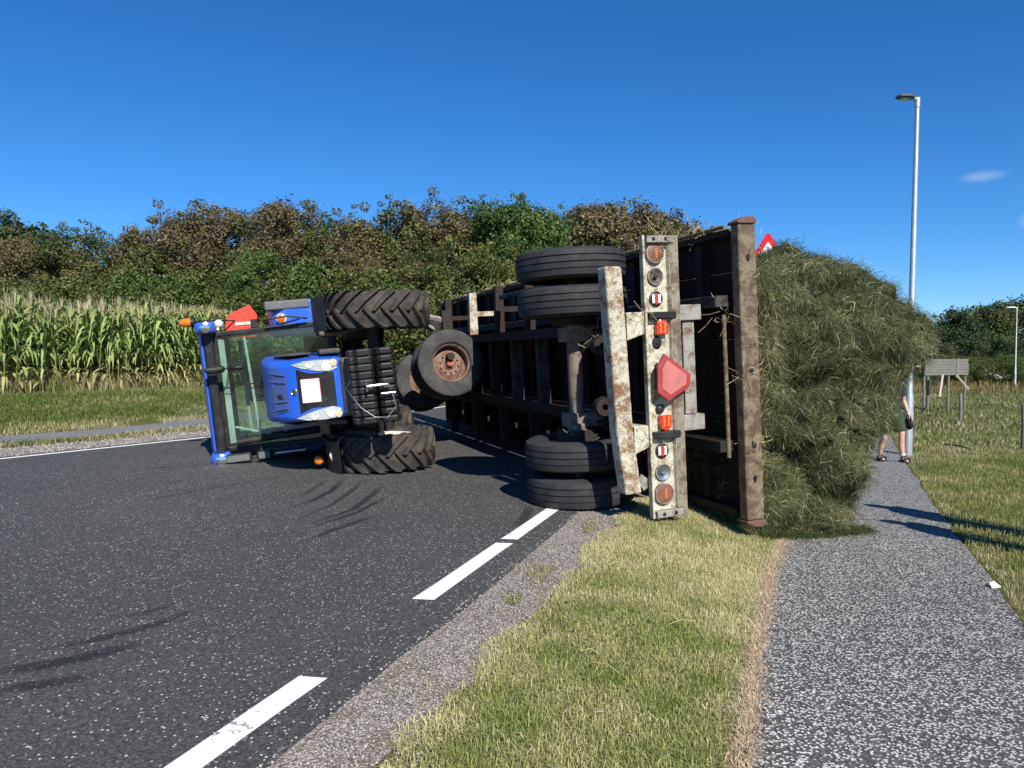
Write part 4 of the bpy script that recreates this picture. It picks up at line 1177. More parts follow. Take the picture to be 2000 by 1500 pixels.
# loose things thrown about in the cab
def in_tr(p): return Vector(np.array(O_)+f_*p[0]+l_*p[1]+u_*p[2])
def lump(name, p, r, col, label, cat):
    m = MB(); m.ball((0, 0, 0), r, 8, (1.3, .9, .6)); o = m.build(name, mat_simple('cloth_'+name, col, .8), None, 60)
    for v in o.data.vertices: v.co *= random.uniform(.75, 1.15)
    o.location = in_tr(p); tag(o, label, cat)
lump('glove', (-1.3, -.55, 1.62), .045, (.65, .60, .03), 'yellow glove lying on the lower cab window', 'glove')
lump('glove', (-1.3, -.555, 1.50), .045, (.55, .62, .05), 'yellow green glove beside the other in the overturned cab', 'glove')
lump('rag', (-1.32, -.70, 1.75), .055, (.45, .03, .03), 'crumpled red rag at the bottom of the overturned cab', 'rag')
lump('plastic_bag', (-1.3, -.72, 1.86), .06, (.7, .75, .78), 'crumpled white bag at the bottom of the overturned cab', 'bag')
# ================================================================== THE OVERTURNED TRAILER
CREAM = mat_weathered('cream_flaking_paint', (.60, .56, .44), (.19, .10, .05), (.30, .27, .20), .515, 8)
WHITEBAR = mat_weathered('white_flaking_paint', (.62, .59, .47), (.20, .14, .075), (.36, .32, .21), .525, 10)
GREYBAR = mat_weathered('grey_flaking_paint', (.34, .33, .30), (.14, .08, .045), (.24, .23, .20), .53, 6)
RUSTY = mat_weathered('rusty_beam', (.235, .19, .12), (.095, .060, .040), (.15, .118, .078), .50, 9)
SHADEDRUST = mat_weathered('shaded_rust', (.022, .019, .018), (.032, .018, .013), (.036, .031, .028), .5, 4)  # rust, darkened further so its colour carries the underside's shade
SHADEDGREY = mat_weathered('shaded_grey_paint', (.075, .078, .078), (.03, .019, .014), (.045, .042, .038), .50, 6)  # darker copy of the grey paint, underside shade put into the colour
REDDECK = mat_weathered('shaded_red_deck', (.05, .010, .008), (.025, .013, .011), (.022, .016, .014), .52, 3)  # red deck paint with the shade below the deck worked into its tone
RUSTRIM = mat_weathered('rusty_rim', (.26, .17, .13), (.17, .075, .05), (.22, .17, .13), .5, 9)
t_v = norm((-.345, .939, 0)); lean = .055
n_v = norm((.939, .345, lean)); t_v = norm(t_v-n_v*np.dot(t_v, n_v)); y_v = np.cross(n_v, t_v)
RT = .54
Wc = np.array((.63, 7.30, 1.24))
TL = empty('trailer', mat=basis(t_v, y_v, n_v, Wc-n_v*RT))
tag(TL, 'rusty two axle farm trailer tipped on its side, underside to the road', 'trailer')
def tl(p): return np.array(Wc-n_v*RT)+t_v*p[0]+y_v*p[1]+n_v*p[2]

def truck_tyre(R_, w):
    m = MB(); h = w/2; pr = [(-h*.62, R_*.55), (-h*.9, R_*.60), (-h*1.0, R_*.76), (-h*.97, R_*.88), (-h*.80, R_*.975)]
    for g in (-.42, 0, .42):
        pr += [(h*(g-.05), R_*.998-.004*abs(g)), (h*(g-.035), R_*.975), (h*(g+.035), R_*.975), (h*(g+.05), R_*.998-.004*abs(g))]
    pr += [(h*.80, R_*.975), (h*.97, R_*.88), (h, R_*.76), (h*.9, R_*.60), (h*.62, R_*.55)]
    m.lathe(pr, n=72)
    return m
def truck_rim(R_, w, s):
    """deep dish disc wheel with hand holes and studs; s=+1 dish opens to +y"""
    r = R_*.555; h = w/2; m = MB()
    m.lathe([(-h*.72, r*1.06), (-h*.66, r*1.0), (-h*.5, r*.93), (h*.5, r*.93), (h*.66, r*1.0), (h*.74, r*1.07), (h*.74, r*1.10)], n=48)
    rim = m
    # disc, set deep
    y = -s*h*.10
    rim.lathe([(y-s*.012, .09), (y, r*.30), (y, r*.62), (y-s*.045, r*.78), (y-s*.06, r*.94)], n=48)
    rim.lathe([(y-s*.05, .001), (y+s*.02, .085), (y-s*.02, .12)], n=20)
    for k in range(10):
        a = k*math.pi/5; c = (r*.50*math.sin(a), y, r*.50*math.cos(a)); rim.lathe([(0, .017), (s*.035, .017), (s*.035, .001)], c, n=6)
    return rim
def trailer_wheel(x, y, s, parent=TL, rot=None, lab=None, z=RT, spin=0):
    o = truck_tyre(RT, .29).build('wheel', SIDERUB if lab and 'dolly' in lab else RUBBER, parent, 28)
    o.location = (x, y, z); o.rotation_euler = (0, spin, 0)
    if lab: o['label'] = lab
    r = truck_rim(RT, .29, s).build('rim', RUSTRIM, o, 35)
    yv = -s*.29/2*.10
    for k in range(10):
        a = (k+.5)*math.pi/5; c = (RT*.555*.71*math.sin(a), yv-s*.028, RT*.555*.71*math.cos(a))
        if lab and 'facing' in lab: MB().lathe([(s*.004, .001), (s*.004, .022)], c, n=10).build('hand_hole', BLACKP, o)
    h = MB().lathe([(yv, .06), (yv+s*.07, .055), (yv+s*.085, .04), (yv+s*.085, .001)], n=16).build('hub_cap', mat_simple('red_hub', (.42, .13, .09), .7, 0, .3), o, 40)
    return o
trailer_wheel(0, 1.085, 1, lab='uppermost rear wheel with a band of tread grooves')
trailer_wheel(0, .735, -1, lab='inner wheel of the upper rear pair')
trailer_wheel(0, -.735, 1, lab='inner wheel of the lower rear pair')
trailer_wheel(0, -1.085, -1, lab='lowest rear wheel resting on the road edge')
# rear axle
m = MB(); m.tube([(0, -.62, RT), (0, .62, RT)], .075, 16); m.tube([(0, -1.2, RT), (0, 1.2, RT)], .05, 12); m.build('rear_axle', mat_dusty('brown_axle', (.10, .075, .06), (.24, .19, .155), .45, .85, 8), TL, 40)
for s in (-1, 1):
    m = MB(); m.lathe([(-.09, .1), (-.09, .21), (.09, .21), (.09, .1)], (0, s*.60, RT), (0, 1, 0), 28); m.build('brake_drum', SHADEDRUST, TL, 40)
    m = MB(); m.box(-.10, .10, s*.42-.07, s*.42+.07, RT-.13, RT+.24); m.box(-.16, .02, s*.5-.05, s*.5+.05, RT-.11, RT+.03); m.build('spring_seat', mat_dusty('brown_casting', (.10, .075, .06), (.24, .19, .155), .4, .9, 9), TL, bev=.012)
    for k in range(6):
        L = .62-.075*k; z = RT+.16+.028*k; m = MB()
        m.tube([(-L, s*.45, z+.10*(L/.62)**2), (-L*.5, s*.45, z+.025*(L/.62)**2), (0, s*.45, z), (L*.5, s*.45, z+.025*(L/.62)**2), (L, s*.45, z+.10*(L/.62)**2)], .016, 4); m.build('leaf_spring', SHADEDRUST, TL)
# brake cylinder, links and hoses
m = MB(); m.lathe([(-.1, .03), (-.1, .085), (-.02, .1), (.06, .085), (.08, .03)], (-.32, .30, RT+.12), (1, 0, .2), 18); m.tube([(-.22, .3, RT+.12), (-.05, .28, RT+.02)], .015, 6); m.build('brake_cylinder', SHADEDRUST, TL, 40)
m = MB(); m.lathe([(-.1, .03), (-.1, .085), (-.02, .1), (.06, .085), (.08, .03)], (-.32, -.28, RT+.12), (1, 0, .2), 18); m.tube([(-.22, -.28, RT+.12), (-.05, -.28, RT+.02)], .015, 6); m.build('brake_cylinder', SHADEDRUST, TL, 40)
for pts in ([(-.3, .30, RT+.2), (-.6, .25, RT+.1), (-.72, .05, RT+.16), (-.66, -.2, RT+.22), (-.4, -.28, RT+.2)], [(.1, .4, RT+.3), (.4, .2, RT+.2), (.9, .1, RT+.45)]):
    m = MB(); P = [np.array(p) for p in pts]
    Q = [P[0]] + [sum(np.array(P[j])*w for j, w in zip((i-1, i, i+1), (.25, .5, .25))) for i in range(1, len(P)-1)] + [P[-1]]
    m.tube(Q, .014, 8); m.build('air_hose', mat_simple('grey_hose', (.2, .2, .19), .6), TL, 50)
# chassis
for s in (-1, 1):
    m = MB(); y = s*.46
    m.box(-.95, 8.0, y-.012, y+.012, RT+.40, RT+.66); m.box(-.95, 8.0, y-.06, y+.06, RT+.385, RT+.402); m.box(-.95, 8.0, y-.06, y+.06, RT+.658, RT+.675); m.build('chassis_rail', SHADEDRUST, TL)
for x in np.arange(-.7, 8.0, .95):
    m = MB(); m.box(x-.05, x+.05, -.445, .445, RT+.47, RT+.62); m.build('chassis_cross_member', SHADEDRUST if int(x*7) % 3 else SHADEDGREY, TL, bev=.006)
# deck
DZ = RT+.98; X0, X1 = -1.30, 8.6
for k in range(8):
    y0 = -1.2+.30*k
    m = MB(); m.box(X0+.05, X1, y0+.004, y0+.296, DZ+.09, DZ+.13); m.build('deck_plank', REDDECK, TL)
xs = list(np.arange(-.75, 8.5, .62))
for i, x in enumerate(xs):
    m = MB(); m.box(x-.03, x+.03, -1.17, 1.17, DZ-.012, DZ+.085); m.box(x-.045, x+.045, -1.17, 1.17, DZ-.02, DZ-.010); m.build('deck_bearer', REDDECK if i % 4 else SHADEDRUST, TL)
for s, mt in ((1, SHADEDGREY), (-1, SHADEDRUST)):
    m = MB(); m.box(X0+.1, 8.3, s*.64-.05, s*.64+.05, DZ-.17, DZ-.025); m.build('deck_rail', mt, TL, bev=.008)
    m = MB(); m.box(X0+.1, X1, s*1.235-.03, s*1.235+.03, DZ-.03, DZ+.17); m.build('side_rail', SHADEDRUST, TL, bev=.008)
m = MB(); m.box(X1-.06, X1+.03, -1.24, 1.24, DZ-.05, DZ+.2); m.build('front_beam', SHADEDRUST, TL, bev=.01)
# outriggers under the deck, one still white
for i, x in enumerate((1.3, 2.4, 3.6, 4.9, 6.4)):
    for s in (1, -1):
        m = MB(); m.prism([(s*.525, RT+.42), (s*.525, RT+.56), (s*1.2, RT+.56), (s*1.2, RT+.44)], 'x', x-.05, x+.05); m.box(x-.04, x+.04, s*.86-.04, s*.86+.04, RT+.562, DZ-.022); m.build('outrigger', CREAM if i == 3 and s == 1 else SHADEDRUST, TL, bev=.006)
for s in (1,):
    m = MB(); m.box(.75, 3.3, .99, 1.05, RT+.40, RT+.52); m.build('side_guard', SHADEDGREY, TL, bev=.01)
# stake pockets and latches along the upper side
for x in (-.95, .0, .9, 2.2, 3.3, 4.4, 5.6, 7.0):
    m = MB(); m.box(x-.06, x+.06, 1.262, 1.31, DZ-.03, DZ+.15); m.box(x-.02, x+.02, 1.30, 1.335, DZ+.0, DZ+.1); m.build('stake_pocket', RUSTY, TL, bev=.01)
m = MB(); m.bar((-.75, 1.31, DZ+.05), (-.5, 1.36, DZ+.12), .05, .05); m.bar((-.62, 1.31, DZ+.0), (-.60, 1.38, DZ+.1), .06, .04); m.build('hinge', RUSTY, TL, bev=.01)
m = MB(); m.tube([(-1.2, 1.285, DZ-.05), (1.5, 1.27, DZ-.06), (4.5, 1.28, DZ-.04), (8.3, 1.27, DZ-.06)], .016, 6); m.build('tarp_rope', mat_simple('frayed_rope', (.16, .13, .08), .9), TL)
# rear cross beam of the deck
m = MB()
m.box(X0-.06, X0+.05, -1.285, 1.285, DZ-.03, DZ+.15); rb = m.build('rear_beam', RUSTY, TL, bev=.014, seg=2)
for y in (1.0, .02, -.62, -.92):
    MB().lathe([(0, .001), (.0, .020), (-.012, .028), (-.012, .033)], (X0-.064, y, DZ+.06), (-1, 0, 0), 12).build('bolt_hole', SHADEDRUST, rb, 40)
    MB().box(X0-.068, X0-.062, y-.028, y+.028, DZ+.048, DZ+.072).build('slot', BLACKP, rb)
for s in (1, -1):
    m = MB(); m.prism([(s*1.287, DZ-.04), (s*1.287, DZ+.155), (s*1.33, DZ+.155), (s*1.355, DZ+.12), (s*1.345, DZ+.04), (s*1.31, DZ-.04)], 'x', X0-.075, X0+.08); m.build('corner_casting', mat_weathered('brown_casting_paint', (.16, .085, .07), (.09, .045, .03), (.14, .09, .075), .55, 6), rb, bev=.012)
m = MB(); m.tube([(X0+.10, .52, DZ-.09), (X0+.08, .1, DZ-.10), (X0+.10, -.5, DZ-.085), (X0+.09, -.74, DZ-.09)], .018, 8); m.build('hanging_rod', RUSTY, TL, 40)
# light bar
LX_ = -.98
m = MB()
m.prism([(LX_-.0, RT+.20), (LX_-.07, RT+.20), (LX_-.07, RT+.225), (LX_-.012, RT+.24), (LX_-.012, RT+.50), (LX_-.07, RT+.515), (LX_-.07, RT+.60), (LX_, RT+.60)], 'z', 0, 0) if False else None
prof_lb = [(0, .20), (-.065, .20), (-.065, .222), (-.018, .232), (-.018, .452), (-.065, .462), (-.065, .55), (.06, .55), (.06, .53), (0, .53)]
vs = []; npf = len(prof_lb)
for yv in (-1.235, 1.235):
    for (dx, dz) in prof_lb: vs.append((LX_+dx, yv, RT+dz))
m.add(vs, [tuple(range(npf-1, -1, -1)), tuple(range(npf, 2*npf))]+[(i, (i+1) % npf, npf+(i+1) % npf, npf+i) for i in range(npf)])
lb = m.build('light_bar', WHITEBAR, TL, bev=.006)
for y in (1.20, .545, -.50, -1.20):
    m = MB(); m.box(LX_-.085, LX_-.015, y-.03, y+.03, RT+.235, RT+.50); pl_ = m.build('divider', GREYBAR if abs(y) > 1 else BLACKP, lb, bev=.006)
    for dz in (.30, .42): MB().lathe([(0, .001), (0, .018)], (LX_-.0855, y, RT+dz), (-1, 0, 0), 10).build('bolt_hole', BLACKP, pl_)
fx = LX_-.02
m = MB(); m.box(LX_-.0695, LX_-.0652, -1.232, 1.232, RT+.466, RT+.549); m.build('flange', mat_weathered('brown_grey_flange', (.30, .265, .20), (.12, .085, .055), (.20, .17, .12), .5, 9), lb)
def roundlamp(y, r, kind_):
    c = (fx, y, RT+.335)
    if kind_ == 'red':
        o = MB().lathe([(0, r*1.1), (.03, r*1.1), (.034, r*.98), (.022, r*.96)], c, (-1, 0, 0), 28).build('lamp_surround', GREYBAR, lb, 40)
        MB().lathe([(.012, r*.97), (.030, r*.93), (.038, r*.6), (.040, .001)], c, (-1, 0, 0), 28).build('lens', mat_simple('faded_lens', (.20, .085, .055), .35, 0, .35, 10), o, 40)
        MB().box(fx-.043, fx-.034, y-r*.55, y+r*.5, RT+.325, RT+.352).build('lens_stripe', mat_simple('amber_faded', (.42, .14, .04), .4), o, bev=.004)
    elif kind_ in ('socket', 'chrome'):
        o = MB().lathe([(0, r*1.05), (.02, r*1.05), (.022, r*.95), (.014, r*.9)], c, (-1, 0, 0), 28).build('lamp_surround', GREYBAR, lb, 40)
        MB().lathe([(.016, r*.9), (.008, r*.55), (.003, .001)], c, (-1, 0, 0), 28).build('socket', STEEL if kind_ == 'chrome' else mat_weathered('burnt_socket', (.03, .025, .02), (.10, .05, .03), (.2, .18, .15), .6, 20), o, 40)
        MB().ball((fx-.02, y-.01, RT+.33), r*.25, 6).build('bulb_holder', SHADEDRUST if kind_ == 'socket' else GREYP, o, 50)
    else:
        o = MB().lathe([(0, r), (.016, r), (.018, r*.92), (.012, r*.9)], c, (-1, 0, 0), 28).build('lamp_surround', BLACKP, lb, 40)
        MB().lathe([(.010, r*.9), (.014, r*.6), (.015, .001)], c, (-1, 0, 0), 28).build('lens', BLACKP, o, 40)
        for dz, w_, mt, hh in ((-.030, .026, WHITEP, .7), (.0, .026, REDL, .92), (.030, .026, WHITEP, .7)):
            MB().box(fx-.021, fx-.014, y-r*hh*.86, y+r*hh*.86, RT+.335+dz-w_/2, RT+.335+dz+w_/2).build('lens_stripe', mt, o, bev=.004)
roundlamp(1.085, .080, 'red'); roundlamp(.885, .072, 'socket'); roundlamp(.690, .064, 'stripe')
roundlamp(-.645, .064, 'stripe'); roundlamp(-.835, .072, 'chrome'); roundlamp(-1.025, .086, 'red')
def dlamp(y, s):
    z = RT+.365; P = []
    for a in np.linspace(0, math.pi, 9): P.append((y+s*(.03+.055*math.sin(a)), z+.058*math.cos(a)))
    P = [(y-s*.055, z+.058)]+P+[(y-s*.055, z-.058)]
    m = MB(); m.prism(P, 'x', fx-.05, fx-.001); o = m.build('tail_lamp', REDL, lb, bev=.010)
    for dz in (-.022, .022):
        m = MB(); m.box(fx-.056, fx-.049, y-.045, y+.045, z+dz-.009, z+dz+.009); m.build('lens_stripe', AMBER, o, bev=.003)
dlamp(.43, 1); dlamp(-.385, -1)
m = MB(); m.ball((fx-.01, -.275, RT+.33), .042, 8, (.6, 1, 1)); m.build('rubber_knob', BLACKP, lb, 40)
m = MB(); m.ball((fx-.003, .31, RT+.33), .06, 8, (.12, 1, .8)); m.build('lamp_hole', BLACKP, lb, 40)
# red slow-vehicle plate, folded
P5 = [(.21, .33), (.10, .26), (-.12, .255), (-.20, .36), (-.09, .575), (.02, .59)]
m = MB(); c5 = (0.0, .40); vs = []
for sc, dx in ((1.0, -.11), (1.0, -.135), (.80, -.140)):
    for (y, z) in P5: vs.append((LX_+dx, c5[0]+(y-c5[0])*sc, RT+c5[1]+(z-c5[1])*sc))
k = len(P5); fs = [tuple(range(k-1, -1, -1))]+[(i, (i+1) % k, k+(i+1) % k, k+i) for i in range(k)]+[(k+i, k+(i+1) % k, 2*k+(i+1) % k, 2*k+i) for i in range(k)]+[tuple(range(2*k, 3*k))]
m.add(vs, fs); sv = m.build('slow_vehicle_plate', mat_simple('faded_red_plate', (.32, .042, .04), .5, 0, .25, 6), TL)
m = MB(); vs = []
for sc, dx in ((.74, -.141), (.74, -.146)):
    for (y, z) in P5: vs.append((LX_+dx, c5[0]+(y-c5[0])*sc, RT+c5[1]+(z-c5[1])*sc))
m.add(vs, [tuple(range(k-1, -1, -1)), tuple(range(k, 2*k))]+[(i, (i+1) % k, k+(i+1) % k, k+i) for i in range(k)])
m.build('faded_centre', mat_simple('pink_faded', (.50, .155, .135), .5, 0, .25, 5), sv)
m = MB(); m.box(LX_-.112, LX_-.02, -.10, .12, RT+.30, RT+.45); m.build('plate_bracket', BLACKP, TL)
# bracket frame between light bar and deck
for y in (.56, -.42):
    m = MB(); m.box(LX_-.05, LX_+.12, y-.07, y+.07, RT+.552, RT+.78); m.build('bar_bracket', GREYBAR, TL, bev=.01)
m = MB(); m.box(LX_-.02, LX_+.08, -.345, .485, RT+.60, RT+.72); m.build('bracket_strut', GREYBAR, TL, bev=.008)
# underrun bumper, bent
m = MB(); pts = [(-1.02, .97, -.12+RT), (-.98, .3, -.075+RT), (-.95, -.45, -.035+RT), (-.94, -1.0, .03+RT)]
prev = None
rings = []
for (x, y, z) in pts:
    rings += [(x-.075, y, z-.075), (x+.075, y, z-.075), (x+.075, y, z+.085), (x-.075, y, z+.085)]
fs = [(3, 2, 1, 0), (12, 13, 14, 15)]
for i in range(3):
    for q in range(4): fs.append((i*4+q, i*4+(q+1) % 4, i*4+4+(q+1) % 4, i*4+4+q))
m.add(rings, fs); m.build('underrun_bar', CREAM, TL, bev=.018, seg=2)
for y, dz in ((.46, .0), (-.53, .03)):
    m = MB(); m.prism([(y-.12, RT+.03+dz), (y+.12, RT+.03+dz), (y+.12, RT+.235), (y-.06, RT+.235)], 'x', -1.02, -.99); m.prism([(y+.09, RT+.03+dz), (y+.12, RT+.03+dz), (y+.12, RT+.235), (y+.09, RT+.235)], 'x', -.99, -.75); m.build('bumper_bracket', WHITEBAR, TL, bev=.005)
m = MB(); m.prism([(-.90, RT+.10), (-.84, RT+.14), (-.93, RT+.26), (-.99, RT+.16)], 'x', -.97, -.955); m.build('torn_flap', GREYBAR, TL)
# ---- turntable dolly at the front, swung across
DX = 5.75
m = MB(); m.lathe([(-.05, .38), (-.05, .52), (.05, .52), (.05, .38)], (DX, 0, RT+.33), (0, 0, 1), 40, True); m.build('turntable_ring', SHADEDRUST, TL, 40)
dol = MB(); swing = R(80)
def drot(p):
    c, s = math.cos(swing), math.sin(swing); return np.array((DX+p[0]*c-p[1]*s, p[0]*s+p[1]*c, p[2]))
for s in (-1, 1): dol.bar(drot((-.55, s*.42, RT+.2)), drot((.9, s*.42, RT+.2)), .10, .16)
for x in (-.5, 0, .5): dol.bar(drot((x, -.42, RT+.2)), drot((x, .42, RT+.2)), .08, .12)
dfr = dol.build('dolly_frame', SHADEDRUST, TL, bev=.008)
m = MB(); m.tube([drot((0, -1.2, RT)), drot((0, 1.2, RT))], .06, 12); m.build('front_axle', SHADEDRUST, TL, 40)
m = MB(); inv = TL.matrix_basis.inverted(); tipw = np.array(inv @ Vector(at(797, 612, 12.6)))
for s in (-1, 1): m.bar(drot((.75, s*.40, RT+.16)), tipw+np.array((0, 0, s*.04)), .07, .09)
m.lathe([(-.03, .04), (-.03, .08), (.03, .08), (.03, .04)], tipw, (0, 0, 1), 16, True); m.build('drawbar', GREYBAR, TL, bev=.008)
for y, s, lab in ((1.085, 1, 'dolly wheel of the far side, outer'), (.735, -1, 'dolly wheel of the far side, inner'), (-.735, 1, 'inner dolly wheel of the near side'), (-1.085, -1, 'dolly wheel facing the viewer with rusty hub')):
    o = trailer_wheel(0, 0, s, lab=lab, spin=.4)
    o.location = tuple(drot((0, y, RT))+np.array((0, -.10, 0))); o.rotation_euler = Euler((0, .4, swing), 'XYZ')
# straw and grass caught on the trailer
m = MB()
def wisp(p, L, nb, spread=.1):
    for _ in range(nb):
        a = np.array(p)+np.random.default_rng(random.randrange(10**6)).normal(0, spread*.4, 3); d = np.array((random.gauss(0, 1), random.gauss(0, 1), random.gauss(0, 1))); d = norm(d)*L*random.uniform(.4, 1)
        m.tube([a, a+d*.5+np.array((0, -.01, 0)), a+d], .0022, 3, False)
for x in np.arange(-1.2, 8, .22): wisp((x, 1.30, DZ+random.uniform(-.05, .12)), .16, 6, .15)
for p in ((-.1, -.62, RT+.02), (-.15, -.56, RT-.05), (-.2, .36, RT+.1), (LX_-.05, -.52, RT+.2), (LX_-.05, 1.2, RT+.35), (LX_-.04, -1.24, RT+.4), (X0-.05, -.6, DZ+.1), (X0-.05, 0, DZ), (X0+.08, .5, DZ-.1), (LX_-.05, .56, RT+.2), (1.3, .9, DZ-.2), (2.4, .8, DZ-.2)): wisp(p, .2, 16, .12)
for y in np.linspace(-1.2, 1.2, 22): wisp((X0-.05, y, DZ+.13), .10, 4, .08)
w_ = m.build('caught_straw', mat_simple('caught_straw', (.40, .33, .17), .8, 0, .4, 30), TL); w_['kind'] = 'stuff'

# ================================================================== THE SPILLED LOAD
prof_h = [(1.14, -.35), (1.16, .6), (1.16, 1.5), (1.18, 2.20), (1.42, 2.32), (1.70, 2.38), (2.10, 2.38), (2.45, 2.20), (2.75, 2.08), (3.10, 1.98), (3.40, 1.80), (3.44, 1.64), (3.10, 1.46),
          (2.98, 1.20), (2.98, 1.0), (2.86, .84), (2.45, .70), (2.34, .30), (2.36, -.05), (2.20, -.32), (1.6, -.4)]
prof_h = np.array(prof_h)
_d = np.r_[0, np.cumsum(np.linalg.norm(np.diff(np.vstack([prof_h, prof_h[:1]]), axis=0), axis=1))]
NPH = 150
tt = np.linspace(0, _d[-1], NPH, endpoint=False); ph = np.vstack([prof_h, prof_h[:1]])
PH = np.stack([np.interp(tt, _d, ph[:, 0]), np.interp(tt, _d, ph[:, 1])], -1)
for _ in range(3): PH = (np.roll(PH, 1, 0)+PH*2+np.roll(PH, -1, 0))/4
cen = np.array((2.0, 1.15))
tH = np.array((-.345, .939)); tH /= np.linalg.norm(tH); nH = np.array((.939, .345)); nH /= np.linalg.norm(nH)
def heap_w(t, n, z):
    p = Wc[:2]+tH*t+nH*n; return np.array((p[0], p[1], z))
stations = [(-1.16-.02*math.sin(r_*3), r_) for r_ in np.linspace(0, .80, 20)]+[(-1.15, .84), (-1.12, .88), (-1.07, .92), (-1.0, .955), (-.9, .98)]+[(t, 1.0) for t in np.arange(-.75, 6.5, .12)]+[(6.7, .94), (7.0, .8), (7.2, .5), (7.25, 0)]
Vh = []
for si, (t, sc) in enumerate(stations):
    grow = 1.0-.10*sstep(1.5, 6, t)
    for k in range(NPH):
        q = cen+(PH[k]-cen)*sc
        q = np.array((1.1+(q[0]-1.1)*grow, q[1]*(1-.06*sstep(2, 7, t))))
        Vh.append((t, q[0], q[1]))
Vh = np.array(Vh)
def n3(a, b, c, s):   # cheap 3D-ish noise
    return (vnoise(a+c*.7, b-c*.5, s)+vnoise(b+a*.6, c-a*.4, s+1)+vnoise(c+b*.5, a-b*.3, s+2))/3
a, b, c = Vh[:, 0], Vh[:, 1], Vh[:, 2]
disp = .60*(n3(a*1.5, b*1.5, c*1.5, 201)-.5)+.55*(n3(a*3.4, b*3.4, c*3.4, 211)-.5)+.26*(n3(a*9, b*9, c*9, 221)-.5)
cre = np.exp(-((n3(a*2.1, b*2.1, c*2.1, 231)-.5)/.022)**2)+.7*np.exp(-((n3(a*4.4, b*4.4, c*4.4, 241)-.5)/.025)**2)
disp = disp-.20*cre+.04
rel = np.stack([b-cen[0], c-cen[1]], -1); rn = np.linalg.norm(rel, axis=1)[:, None]+1e-6; rel = rel/rn
back = sstep(1.9, 1.15, b)                    # flat against the deck
amp = disp*(1-.85*back)
rearness = sstep(-.9, -1.15, a)
b2 = np.maximum(b+rel[:, 0]*amp*(1-rearness*.6), 1.14); c2 = c+rel[:, 1]*amp*(1-rearness*.6)
a2 = a-rearness*(disp*1.1+.05)*(1-.5*back)
XYb = Wc[:2][None]+tH[None]*a2[:, None]+nH[None]*b2[:, None]
ground_z = H(XYb[:, 0], XYb[:, 1])
HV = np.stack([XYb[:, 0], XYb[:, 1], np.maximum(c2, ground_z-.08)], -1)
nS = len(stations); ii = np.arange(nS*NPH).reshape(nS, NPH)
HF = np.stack([ii[:-1], np.roll(ii, -1, 1)[:-1], np.roll(ii, -1, 1)[1:], ii[1:]], -1).reshape(-1, 4)
def mat_core():
    m = NT('packed_grass'); co = m.coord()
    st = m.n('Mapping'); st.inputs['Scale'].default_value = (6, 18, 40); m.l(co, st.inputs['Vector'])
    n1 = m.noise(2.4, 6, .75, st.outputs[0]); n2 = m.noise(2.2, 5, .65, co)
    c = m.ramp(n1, [(.3, (.018, .026, .008)), (.5, (.06, .075, .024)), (.7, (.13, .13, .06))])
    c = m.mix(m.ramp(n2, [(.45, (0, 0, 0)), (.7, (.6, .6, .6))]), c, (.10, .085, .04)); m.base(c); m.set(Roughness=.9); m.bump(n1, .9, .05); return m.m
HEAP = empty('cut_grass_heap', tuple(heap_w(1.5, 2, 0)))
def relmesh(v): return v-np.array(HEAP.location)
core = link('packed_mass', np_mesh('packed_mass', relmesh(HV), HF, mat_core(), smooth=True), HEAP)
bm = bmesh.new(); bm.from_mesh(core.data); bmesh.ops.remove_doubles(bm, verts=bm.verts, dist=.0005); bmesh.ops.recalc_face_normals(bm, faces=bm.faces); bm.to_mesh(core.data); bm.free()
tag(HEAP, 'big heap of cut green grass spilled from the trailer over the footpath', 'grass heap')
# strands
me = core.data; nf = len(me.polygons)
cenp = np.zeros(nf*3); nor = np.zeros(nf*3); ar = np.zeros(nf)
me.polygons.foreach_get('center', cenp); me.polygons.foreach_get('normal', nor); me.polygons.foreach_get('area', ar)
cenp = cenp.reshape(-1, 3); nor = nor.reshape(-1, 3)
wc = cenp+np.array(HEAP.location)
tpos = (wc[:, :2]-Wc[:2])@tH; npos = (wc[:, :2]-Wc[:2])@nH
wgt = ar*np.clip(2.2-.42*(tpos+1.2), .12, 2.2)*(npos > 1.13)
wgt /= wgt.sum(); NS = 260000
k = RNG.choice(nf, NS, p=wgt)
P = cenp[k]+RNG.normal(0, .03, (NS, 3)); N = nor[k]
fld = np.stack([vnoise(wc[k][:, 0]*1.4+7, wc[k][:, 2]*1.4+wc[k][:, 1], 301)-.5, vnoise(wc[k][:, 1]*1.4, wc[k][:, 2]*1.4+3, 302)-.5, -.15+.5*(vnoise(wc[k][:, 0]*1.7, wc[k][:, 2]*1.7+wc[k][:, 1], 303)-.5)], -1)*2.2
D = fld*.8+RNG.normal(0, 1.0, (NS, 3)); D -= N*(np.sum(D*N, 1)[:, None]); D /= np.linalg.norm(D, axis=1)[:, None]+1e-6
D = D+N*np.abs(RNG.normal(.25, .35, NS))[:, None]; D /= np.linalg.norm(D, axis=1)[:, None]
L = RNG.uniform(.03, .125, NS)*(1+1.4*(RNG.uniform(0, 1, NS) < .03)); w = RNG.uniform(.0018, .0042, NS)*(1+.1*(tpos[k]+1))
S = np.cross(D, N); S /= np.linalg.norm(S, axis=1)[:, None]+1e-6; S = S*(w/2)[:, None]
lift = N*RNG.uniform(.0, .02, NS)[:, None]
sag = np.array((0, 0, -1.))*(L*RNG.uniform(0, .35, NS))[:, None]
p0 = P; p1 = P+D*(L*.5)[:, None]+lift; p2 = P+D*L[:, None]+sag
V = np.stack([p0-S, p0+S, p1+S, p1-S, p2+S*.25, p2-S*.25], 1).reshape(-1, 3)
b_ = np.arange(NS)[:, None]*6; Fq = np.concatenate([b_+np.array([[0, 1, 2, 3]]), b_+np.array([[3, 2, 4, 5]])], 0)
